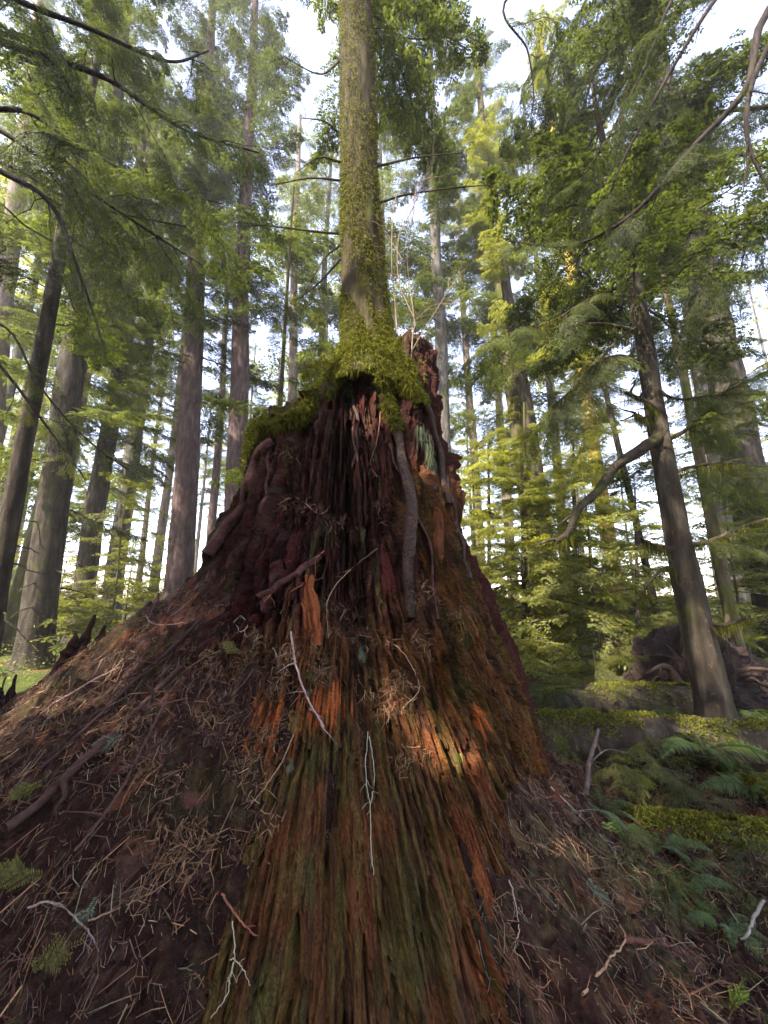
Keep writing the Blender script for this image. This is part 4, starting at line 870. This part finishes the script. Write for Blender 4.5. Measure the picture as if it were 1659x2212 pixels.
def snag(label, px, py, Y, rad, hts, seed, col, tilt=(0, 0)):
    c = at(px, py, Y); c[2] = float(ground(c[0], c[1]))-.08; root = thing('broken_snag', label, 'snag', tuple(c)); rd = random.Random(seed)
    hs_ = [h*rd.uniform(.45, 1.0) for h in hts for _ in range(4)]
    for k, h in enumerate(hs_):
        a = 2*math.pi*k/len(hs_)+rd.gauss(0, .3); rr_ = rad*rd.uniform(.35, 1.1); n = 12; t = np.linspace(0, 1, n); q_ = np.random.default_rng(seed*9+k)
        P = np.stack([rr_*math.cos(a)*(1-.15*t)+tilt[0]*t*h, rr_*.8*math.sin(a)*(1-.15*t)+tilt[1]*t*h, t*h-.05], 1)+np.cumsum(q_.normal(0, .006, (n, 3)), 0)
        R = rad*rd.uniform(.22, .42)*(1-.8*t**3)*(1+.25*q_.normal(0, 1, n)*(t > .3)); V, F = tube(P, np.maximum(R, .003), 8, .6, seed+k, 9); V[:, 1] += 0; cc = np.asarray(col)*(.35+1.1*fbm(V[:, 0]*30, V[:, 2]*7, seed+k)[:, None])
        add('splinter', new_mesh('splinter', V, [F], None, False, cc), [M_WOOD], root)
    return root
snag('splintered dark red snag on the left debris slope', 165, 1450, 3.55, .16, (.42, .55, .34, .40, .28), 3, (.040, .018, .013), (.25, 0))
snag('small black broken snag tip at the foot of the left slope', 4, 1580, 3.5, .07, (.45, .5, .35), 5, (.035, .018, .016))
snag('low jagged snag of dark wood in the left debris beside the stump', 330, 1345, 3.9, .12, (.22, .30, .2, .26), 8, (.05, .02, .016), (.2, 0))

# ------------------------------------------------------------------ ferns
def frond_mesh(seed, L=.75, n=34):
    r = np.random.default_rng(seed); mb = MB(); t = np.linspace(0, 1, 16); bend = r.normal(0, .05)
    S = np.stack([L*t*(1-.12*t), bend*L*t*t, L*(.55*t-.62*t*t)], 1); V, F = tube(S, np.linspace(.004, .001, 16), 4); mb.put(V, F, 0)
    for k in range(n):
        q = .10+.9*k/n; p = np.array([np.interp(q, t, S[:, a]) for a in range(3)]); ln = L*.20*math.sin(math.pi*min(1, .12+.86*q)**.75)*(.85+.3*r.random())+.008
        for s_ in (-1, 1):
            d = np.array([.35, s_, -.15+r.normal(0, .12)]); d /= np.linalg.norm(d); wv = np.array([1, 0, 0])*L*.012
            V = np.array([p-wv, p+d*ln*.5-wv*.9+[0, 0, .01*L], p+d*ln-[0, 0, .03*L], p+d*ln*.5+wv*.9, p+wv]); mb.put(V, np.array([[0, 1, 3, 4]]), 1); mb.put(V[[1, 2, 3]], np.array([[0, 1, 2]]), 1)
    m = mb.mesh('frond'); m.materials.append(B_MOSSY); m.materials.append(F_FERN); return m
FR = [frond_mesh(k) for k in range(4)]
def fern(label, p, nf, sc_, seed, group=None, a0=0, a1=6.283):
    rd = random.Random(seed); root = thing('sword_fern', label, 'fern', tuple(p), group)
    for k in range(nf):
        a = a0+(a1-a0)*(k+rd.random()*.7)/nf; o = bpy.data.objects.new('frond', rd.choice(FR)); C.objects.link(o); o.parent = root
        o.matrix_local = orient((0, 0, 0), (math.cos(a), math.sin(a), rd.uniform(-.1, .25)), scale=sc_*rd.uniform(.7, 1.15), roll=rd.gauss(0, .3))
    return root
def gp(px, py, Y): p = at(px, py, Y); p[2] = float(ground(p[0], p[1])); return p
for k, (lab, px, py, Y, nf, s_) in enumerate([('bright sword fern arching over the long mossy log', 1520, 1610, 3.9, 8, .8), ('sword fern drooping beside the leaning grey pole', 1640, 1590, 3.6, 7, .9),
        ('small fern poking out beside the stump\'s right flank', 1140, 1560, 4.4, 6, .55), ('fern growing at the head of the right debris slope', 1300, 1745, 3.1, 7, .40), ('fern in front of the bright-mossed log', 1480, 1880, 2.55, 7, .38),
        ('fern at the end of the bright-mossed log', 1420, 1770, 2.85, 7, .42), ('fern among the litter below the bright-mossed log', 1560, 1960, 2.3, 7, .34)]):
    p = gp(px, py, Y); p[2] = max(p[2]+.03, at(px, py, Y)[2]-.05) if k in (0,) else p[2]+.03
    fern(lab, p, nf, s_, k+1)
rd = random.Random(5)
for k in range(34):
    Y = rd.uniform(4.7, 12); X = rd.uniform(.27, 1.1)*Y
    fern('sword fern in the dim undergrowth beyond the long log', (X, Y, float(ground(X, Y))+.03), 8, rd.uniform(.7, 1.2), 100+k, 'sword ferns beyond the log')
for k in range(14):
    Y = rd.uniform(6.5, 14); X = -rd.uniform(.5, 1.1)*Y
    fern('sword fern on the forest floor left of the stump', (X, Y, float(ground(X, Y))+.03), 8, rd.uniform(.7, 1.2), 200+k, 'sword ferns left of the stump')

# ------------------------------------------------------------------ hemlock seedlings and leafy sprays low on the right
def seedling(label, p, h, nb, sc_, kind, seed, group=None):
    rd = random.Random(seed); p = np.asarray(p, float); root = thing('hemlock_seedling', label, 'seedling', tuple(p), group)
    P = np.array([p+np.array([rd.gauss(0, .02)*t*h, rd.gauss(0, .02)*t*h, t*h-.03]) for t in np.linspace(0, 1, 8)]); mb = MB(); V, F = tube(P, np.linspace(.010, .003, 8)*max(.6, h), 6); mb.put(V, F); under(add('stem', mb.mesh('stem'), [B_MOSSY]), root)
    for k in range(nb):
        f = .15+.85*(k+rd.random())/nb; i = min(7, int(f*7.5)); a = rd.random()*6.283
        put_bough(root, P[i], (math.cos(a), math.sin(a), rd.uniform(-.35, .25)), sc_*(1.15-.6*f)*rd.uniform(.7, 1.2), kind, True, 'spray', rd.gauss(0, .4), rd)
    return root
for k, (lab, px, py, Y, h, nb, s_, kd) in enumerate([('feathery hemlock seedling draped over the front of the long mossy log', 1390, 1580, 3.95, .30, 10, .42, 'yellow'), ('drooping hemlock seedling beside the broken upright stick', 1330, 1680, 3.6, .35, 9, .36, 'yellow'), ('small hemlock seedling at the stump end of the long log', 1200, 1600, 4.3, .30, 8, .34, 'yellow'),
        ('low green seedling on the upper right debris slope', 1350, 1800, 2.75, .14, 7, .22, 'yellow'), ('bright leafy seedling beneath the bright-mossed log', 1440, 1860, 2.45, .14, 8, .22, 'yellow'), ('ragged seedling in the lower right debris', 1600, 2060, 2.0, .10, 7, .20, 'mid'), ('bushy hemlock seedling in front of the root wad', 1420, 1530, 4.9, .45, 12, .5, 'mid'),
        ('dark bushy seedling behind the long log near the stump', 1180, 1500, 5.4, .6, 14, .6, 'mid'), ('leafy hemlock shrub between the stump and the root wad', 1290, 1480, 6.3, .8, 16, .75, 'yellow'), ('tall feathery hemlock shrub left of the leaning black trunk', 1370, 1450, 7.0, 1.0, 18, .8, 'yellow'), ('mossy seedling hugging the right end of the bright-mossed log', 1610, 1800, 2.8, .2, 8, .26, 'mid'), ('sparse seedling between the two mossy logs', 1480, 1700, 3.4, .3, 9, .36, 'mid')]):
    p = gp(px, py, Y); p[2] = max(p[2], at(px, py, Y)[2]-h) if k in (0, 10) else p[2]; seedling(lab, p, h, nb, s_, kd, 300+k)

# ------------------------------------------------------------------ litter of needles and twigs
LC = np.array([[.34, .19, .10], [.26, .13, .075], [.20, .14, .12], [.40, .24, .13], [.14, .085, .07], [.30, .26, .16], [.22, .10, .06]])
def slope_dir(x, y, e=.03):
    gx_ = (ground(x+e, y)-ground(x-e, y))/(2*e); gy_ = (ground(x, y+e)-ground(x, y-e))/(2*e); return gx_, gy_
mb = MB()
def scatter_ground(n, L, r, down, lift=.012, xs=(-3.6, 3.0), ys=(.7, 4.6), keep=None, tilt=.35):
    X = rng.uniform(*xs, n); Y = rng.uniform(*ys, n); d = np.hypot(X-SC[0], Y-SC[1])
    ok = (np.abs(X) < .95*Y*1.15+.3) & (d < 4.4) & (fbm(X*2.6, Y*2.6, 601) > .30)
    X, Y = X[ok], Y[ok]; n = len(X); gx_, gy_ = slope_dir(X, Y, .12); a = rng.random(n)*6.283
    dx = np.cos(a)-down*gx_*2; dy = np.sin(a)-down*gy_*2; q = np.hypot(dx, dy)+1e-6; dx /= q; dy /= q
    ln = L[0]+(L[1]-L[0])*rng.random(n)**2; z = ground(X, Y)+lift+rng.random(n)*.035
    P0 = np.stack([X, Y, z], 1); e = np.stack([X+dx*ln, Y+dy*ln], 1); z1 = ground(e[:, 0], e[:, 1])+lift+rng.random(n)*.05+tilt*ln*rng.random(n)**2
    P1 = np.concatenate([e, z1[:, None]], 1); V, F = sticks(P0, P1, r*(.5+.7*rng.random(n)), .11)
    c = LC[rng.integers(0, len(LC), n)]*(.25+.75*rng.random((n, 1))**1.6); mb.put(V, F, 0, np.repeat(c, 9, 0))
scatter_ground(60000, (.015, .055), .0014, .0); scatter_ground(11000, (.05, .16), .0017, .5); scatter_ground(900, (.12, .40), .0028, .9, tilt=.2)
def scatter_stump(n, L, r, th=None, z=None, dn=.6):
    th = rng.uniform(195, 345, n) if th is None else th; z = rng.uniform(.4, 3.4, n) if z is None else z; n = len(th)
    P0 = surf(th, z, .02+.03*rng.random(n)); D = rng.normal(0, 1, (n, 3)); D[:, 2] -= dn; D[:, 1] -= .25; D /= np.linalg.norm(D, axis=1)[:, None]
    V, F = sticks(P0, P0+D*(L[0]+(L[1]-L[0])*rng.random((n, 1))**2), r*(.6+.8*rng.random(n)), .12)
    c = LC[rng.integers(0, len(LC), n)]*(.2+.8*rng.random((n, 1))**1.5); mb.put(V, F, 0, np.repeat(c, 9, 0))
scatter_stump(900, (.01, .07), .0011)
CL = [(600, 1430, 70, 260), (540, 1400, 50, 160), (760, 1345, 60, 330), (850, 1490, 55, 200), (480, 1440, 60, 260), (470, 1545, 70, 260), (650, 1080, 50, 170), (700, 1120, 40, 100), (930, 1130, 40, 130), (940, 1290, 35, 120), (690, 1450, 60, 220), (890, 1650, 25, 110), (570, 1590, 30, 140),
      (400, 1830, 60, 320), (330, 1660, 60, 200), (640, 1000, 40, 70), (800, 1110, 60, 120), (870, 1370, 60, 130), (520, 1660, 60, 160), (560, 1780, 30, 90), (250, 1600, 80, 220), (800, 1520, 80, 120), (980, 1330, 30, 60)]
for (px, py, rad, k) in CL:
    cpt = []
    for q in range(max(4, k//22)): cpt.append(hit(px+random.gauss(0, rad*.55), py+random.gauss(0, rad*.4), .015))
    cpt = np.array(cpt); P0 = cpt[rng.integers(0, len(cpt), k)]+rng.normal(0, .028, (k, 3)); D = rng.normal(0, 1, (k, 3)); D[:, 2] -= .5; D[:, 1] -= .4; D /= np.linalg.norm(D, axis=1)[:, None]
    V, F = sticks(P0, P0+D*(.02+.07*rng.random((k, 1))**1.6), .0017*(.6+.8*rng.random(k)), .14); c = np.array([[.25, .15, .085]])*(.25+1.0*rng.random((k, 1))**1.5); mb.put(V, F, 0, np.repeat(c, 9, 0))
li = add('needle_litter', mb.mesh('needle_litter'), [M_LITTER]); li['kind'] = 'stuff'; tag(li, 'dry brown needle and twig litter strewn over the stump and its mound', 'litter')

# ------------------------------------------------------------------ single fallen twigs, roots, lichens and green sprigs
def twig(name, label, cat, pts, r0, r1, col, side=6, sl=.12, seed=0, lift=.018, off=None):
    rd = random.Random(seed); P3 = [hit(a, b_, lift) for a, b_ in pts]; P = spline(P3, 28); mb = MB(); b0 = P[0].copy()
    P = P+np.random.default_rng(seed).normal(0, .0015, P.shape)
    V, F = tube(P, np.linspace(r0, r1, 28), 6); mb.put(V, F, 0, np.asarray(col))
    for k in range(side):
        i = rd.randint(4, 27); t = P[i]-P[i-1]; t /= np.linalg.norm(t); d = t*.8+np.array([rd.gauss(0, .7), -abs(rd.gauss(0, .25)), rd.gauss(0, .7)]); d /= np.linalg.norm(d); ln = sl*rd.uniform(.25, 1)
        Q = np.array([P[i]+d*ln*q+np.array([rd.gauss(0, .06), 0, -.2*q*q])*ln for q in np.linspace(0, 1, 5)]); V, F = tube(Q, np.linspace(r1*.9, .0008, 5), 4); mb.put(V, F, 0, np.asarray(col)*rd.uniform(.7, 1.1))
    o = add(name, mb.mesh(name, True, b0), [M_TWIG]); o.location = b0; return tag(o, label, cat)
TAN = (.27, .17, .10); GRY = (.24, .20, .17); PINK = (.22, .14, .125); LICH = (.36, .34, .23); RED = (.22, .09, .055)
twig('bare_twig', 'pale pinkish dead twig lying diagonally over the middle of the stump', 'twig', [(628, 1365), (640, 1440), (665, 1510), (700, 1570)], .007, .005, (.30, .22, .20), 7, .14, 1)
twig('curved_rootlet', 'thin curved tan rootlet arching round the litter ledge', 'rootlet', [(770, 1370), (850, 1392), (890, 1440), (905, 1490), (870, 1530)], .004, .0025, TAN, 7, .15, 2)
twig('bare_twig', 'slim tan twig rising past the dark red slab', 'twig', [(815, 1185), (770, 1220), (725, 1265), (706, 1310), (710, 1380)], .0045, .0025, TAN, 4, .10, 3)
twig('bare_twig', 'brown twig slanting from the orange slab to the left ledge', 'twig', [(755, 1232), (690, 1250), (640, 1270), (595, 1308)], .0045, .0025, RED, 4, .10, 4)
twig('lichen_strand', 'long pale lichen strand hanging down the front of the spur', 'lichen', [(795, 1580), (790, 1650), (793, 1700), (800, 1740), (801, 1820), (808, 1890)], .0021, .0013, LICH, 9, .06, 5)
twig('lichen_strand', 'pale looped lichen beside the long hanging strand', 'lichen', [(797, 1590), (806, 1640), (808, 1690), (802, 1735)], .0022, .0014, LICH, 5, .05, 6)
twig('lichen_strand', 'pale forked lichen low on the dark left side of the spur', 'lichen', [(502, 1990), (508, 2060), (498, 2110), (490, 2150), (455, 2200)], .0021, .0012, LICH, 6, .09, 7)
twig('lichen_strand', 'pale side fork of lichen low on the spur', 'lichen', [(500, 2070), (520, 2085), (540, 2130)], .0019, .001, LICH, 3, .06, 8)
twig('bare_twig', 'tan twig bent down the rusty left edge of the spur', 'twig', [(635, 1585), (612, 1640), (580, 1690), (545, 1735)], .0042, .002, TAN, 4, .08, 9)
twig('bare_twig', 'short brown twig on the dark lower left of the spur', 'twig', [(480, 1930), (505, 1970), (550, 2020)], .004, .003, RED, 2, .06, 10)
twig('exposed_root', 'long brown exposed root sloping down the left mound', 'root', [(390, 1440), (310, 1520), (250, 1580), (170, 1650), (80, 1740), (10, 1790)], .014, .022, (.065, .036, .029), 3, .2, 11, .05)
twig('exposed_root', 'thin rootlet running below the long brown root', 'root', [(355, 1520), (310, 1610), (270, 1690), (210, 1780), (160, 1840)], .008, .006, (.075, .042, .033), 5, .2, 12, .05)
twig('exposed_root', 'dark root along the upper edge of the left mound', 'root', [(440, 1330), (370, 1400), (290, 1470), (210, 1550), (90, 1660)], .012, .008, (.05, .03, .026), 6, .25, 13, .05)
twig('hooked_twig', 'pale hooked twig above the left mound', 'twig', [(315, 1300), (318, 1335), (345, 1350), (400, 1345)], .005, .004, PINK, 2, .06, 14, .02)
twig('bare_twig', 'pinkish twig lying across the splintered snag', 'twig', [(115, 1520), (150, 1500), (200, 1470), (260, 1440)], .006, .004, PINK, 4, .12, 15, .05)
twig('bare_twig', 'thin tan twig lying on the lower left mound', 'twig', [(190, 1990), (260, 1960), (340, 1920), (420, 1850)], .0035, .002, TAN, 6, .12, 16)
twig('bare_twig', 'grey forked twig on the left mound below the roots', 'twig', [(60, 1960), (120, 1950), (190, 2010), (215, 2060)], .004, .002, GRY, 6, .12, 17)
twig('pale_root_loop', 'curled pale root loop at the right foot of the spur', 'rootlet', [(1100, 1900), (1115, 1960), (1120, 2010), (1108, 2060)], .0028, .0015, (.26, .21, .17), 5, .08, 18)
twig('bare_twig', 'long grey twig running down the right debris slope', 'twig', [(1190, 1700), (1250, 1760), (1320, 1830), (1390, 1950), (1440, 2040)], .005, .003, GRY, 8, .2, 19)
twig('bare_twig', 'tan twig low in the right debris slope', 'twig', [(1260, 2150), (1310, 2080), (1350, 2030), (1330, 1980)], .005, .003, TAN, 6, .15, 20)
twig('bare_twig', 'dark broken stick lying flat in the right debris', 'stick', [(1345, 2030), (1400, 2035), (1450, 2045)], .012, .010, (.09, .04, .03), 2, .08, 21)
twig('bare_twig', 'pale barkless stick lying among the right ferns', 'stick', [(1650, 1945), (1625, 1990), (1615, 2020), (1590, 2035)], .009, .005, (.22, .195, .145), 2, .08, 22, .03)
twig('hanging_rootlet', 'wiry rootlet dangling beside the moss at the tree base', 'rootlet', [(822, 890), (815, 950), (800, 1000), (815, 1030)], .005, .0025, RED, 4, .10, 23)
twig('bare_twig', 'purple-brown twig caught on the upper left of the stump', 'twig', [(600, 1090), (640, 1075), (690, 1110), (720, 1085)], .004, .002, PINK, 6, .10, 24)
twig('lichen_tuft', 'small curly pale lichen on the dark left shoulder', 'lichen', [(505, 1345), (520, 1330), (535, 1350), (520, 1365), (510, 1350)], .0025, .0016, LICH, 6, .05, 25)
twig('lichen_tuft', 'pale twiggy lichen beside the sprigs on the left ledge', 'lichen', [(590, 1400), (605, 1430), (620, 1450), (600, 1470)], .0028, .0016, LICH, 8, .07, 26)
twig('bare_twig', 'dark twig sagging across the upper stump face', 'twig', [(700, 1190), (660, 1225), (610, 1260), (570, 1300)], .006, .003, RED, 5, .15, 27)
# broken upright stick leaning against the long log
bs = thing('broken_stick', 'purple-grey broken stick standing up against the long mossy log', 'stick', tuple(at(1262, 1728, 3.3)))
limb_obj('stem', [at(1258, 1735, 3.25), at(1268, 1700, 3.35), at(1272, 1650, 3.5), at(1285, 1605, 3.6), at(1292, 1575, 3.7)], .022, .012, plain_mat('stick_bark', (.045, .030, .026), (.13, .095, .08), 30), bs, 16, 8, .2)
limb_obj('side_twig', [at(1272, 1650, 3.5), at(1310, 1620, 3.5), at(1350, 1625, 3.5)], .007, .003, B_GREY, bs, 10, 5, .1, 3)
# bare shrub beside the mossy tree
sh = thing('huckleberry_shrub', 'bare tan-stemmed shrub growing out of the stump beside the mossy tree', 'shrub', tuple(at(888, 800, 3.8)))
M_STEM = plain_mat('shrub_stem', (.12, .085, .06), (.28, .20, .14), 20)
for q, pts in enumerate([[(886, 805), (892, 720), (895, 690), (860, 600), (868, 480), (920, 385)], [(888, 760), (930, 690), (1000, 585), (1060, 540)], [(892, 700), (900, 690), (935, 660), (985, 655)], [(858, 720), (852, 640), (846, 560), (852, 440), (880, 360)], [(868, 560), (835, 500), (820, 450)], [(895, 690), (880, 560), (892, 470), (905, 395), (960, 380)], [(866, 500), (900, 430), (940, 330)], [(857, 800), (855, 740), (852, 650)]]):
    limb_obj('stem', [at(a, b_, 3.75-.05*q*(i > 1)) for i, (a, b_) in enumerate(pts)], .009 if q in (0, 3) else .006, .0025, M_STEM, sh, 24, 5, .1, 8, random.Random(q), .35)
# little green sprigs lying on the wood
def sprig_mesh(seed, L=.14, n=16, lf=F_LIME, nsub=4):
    r = np.random.default_rng(seed); mb = MB(); stems = [(np.zeros(3), np.array([1, 0, 0.]), L)]
    for k in range(nsub): q = .2+.6*k/nsub; s_ = (-1)**k; d = np.array([.75, s_*.6, r.normal(0, .1)]); stems.append((np.array([q*L, 0, 0]), d/np.linalg.norm(d), L*.5*(1.1-q)))
    for p, d, l in stems:
        t = np.linspace(0, 1, 6)[:, None]; Q = p+d*t*l+np.array([0, 0, -.25*l])*t*t; V, F = tube(Q, np.linspace(.0018, .0008, 6), 4); mb.put(V, F, 0)
        m = int(n*l/L)+3
        for k in range(m):
            q = k/m; c = p+d*q*l+np.array([0, 0, -.25*l])*q*q; sd = np.cross([0, 0, 1], d); ln = .015*(1.1-.6*q)*(.8+.4*r.random())
            for s_ in (-1, 1):
                e = c+(sd*s_+d*.45+np.array([0, 0, r.normal(0, .15)]))*ln; w_ = d*.0026; V = np.array([c-w_, (c+e)/2-w_, e, (c+e)/2+w_]); mb.put(V, np.array([[0, 1, 2, 3]]), 1)
    m = mb.mesh('sprig'); m.materials.append(B_MOSSY); m.materials.append(lf); return m
SB = [sprig_mesh(k, .16, 20, F_BLUE, 6) for k in range(2)]; SL = [sprig_mesh(9+k, .13, 18, F_LIME, 0 if k else 4) for k in range(2)]; SO = [sprig_mesh(19+k, .15, 18, F_YEL, 6) for k in range(2)]
for k, (lab, px, py, ms, ang, s_) in enumerate([('blue-green fallen sprig on the litter ledge', 762, 1378, SB[0], -60, 1.0), ('pale blue-green sprig tip hanging below the litter ledge', 778, 1400, SB[1], -80, .7), ('lime green single sprig stuck to the right of the spur', 992, 1628, SL[1], -75, .75), ('small lime green shoot above the left ledge', 605, 1325, SL[0], 40, .45),
        ('olive sprig beside the pale diagonal twig', 660, 1450, SO[0], -50, 1.1), ('olive-green sprig low on the left ledge', 520, 1410, SO[1], 150, .9), ('dull green sprig on the right litter ledge', 825, 1470, SO[0], -30, .8), ('grey-green sprig on the left mound', 265, 1590, SB[0], 200, 1.0), ('faded green sprig by the exposed roots', 90, 1690, SO[0], -160, 1.0), ('fern-like green sprig low on the left mound', 210, 1940, SB[1], -120, .9),
        ('olive spray on the lower left mound', 90, 1890, SO[1], 170, 1.3), ('yellow-green moss sprig at the left mound foot', 70, 2090, SO[0], 30, 1.2), ('tiny pale green lichen sprig on the spur', 630, 1640, SB[0], -100, .45), ('green sprig on the upper right debris slope', 1300, 1780, SL[0], -20, 1.2), ('grey-green sprig on the right debris slope', 1270, 1900, SB[0], -60, 1.1), ('bright little shoot low on the right debris slope', 1580, 2180, SL[0], 60, .9)]):
    p = hit(px, py, .035); a = math.radians(ang); o = bpy.data.objects.new('green_sprig', ms); C.objects.link(o)
    o.matrix_world = orient(p, (math.cos(a), -.25, math.sin(a)), up=(0, -1, .3), scale=s_); tag(o, lab, 'sprig')

# ------------------------------------------------------------------ the forest air
def haze(den):
    x0, x1, y0, y1, z0, z1 = -95, 95, -30, 75, -3, 52
    V = np.array([[x, y, z] for x in (x0, x1) for y in (y0, y1) for z in (z0, z1)]); F = np.array([[0, 1, 3, 2], [4, 6, 7, 5], [0, 4, 5, 1], [2, 3, 7, 6], [0, 2, 6, 4], [1, 5, 7, 3]])
    m, n, out = mat('forest_air'); v = n.nodes.new('ShaderNodeVolumePrincipled'); v.inputs['Color'].default_value = (1.0, .98, .93, 1); v.inputs['Density'].default_value = den; v.inputs['Anisotropy'].default_value = .35
    n.links.new(v.outputs[0], out.inputs['Volume'])
    o = add('haze', new_mesh('haze', V, [F]), [m]); o['kind'] = 'stuff'; tag(o, 'thin pale forest haze between the trees', 'haze')
haze(.0012)
sc.cycles.volume_bounces = 1
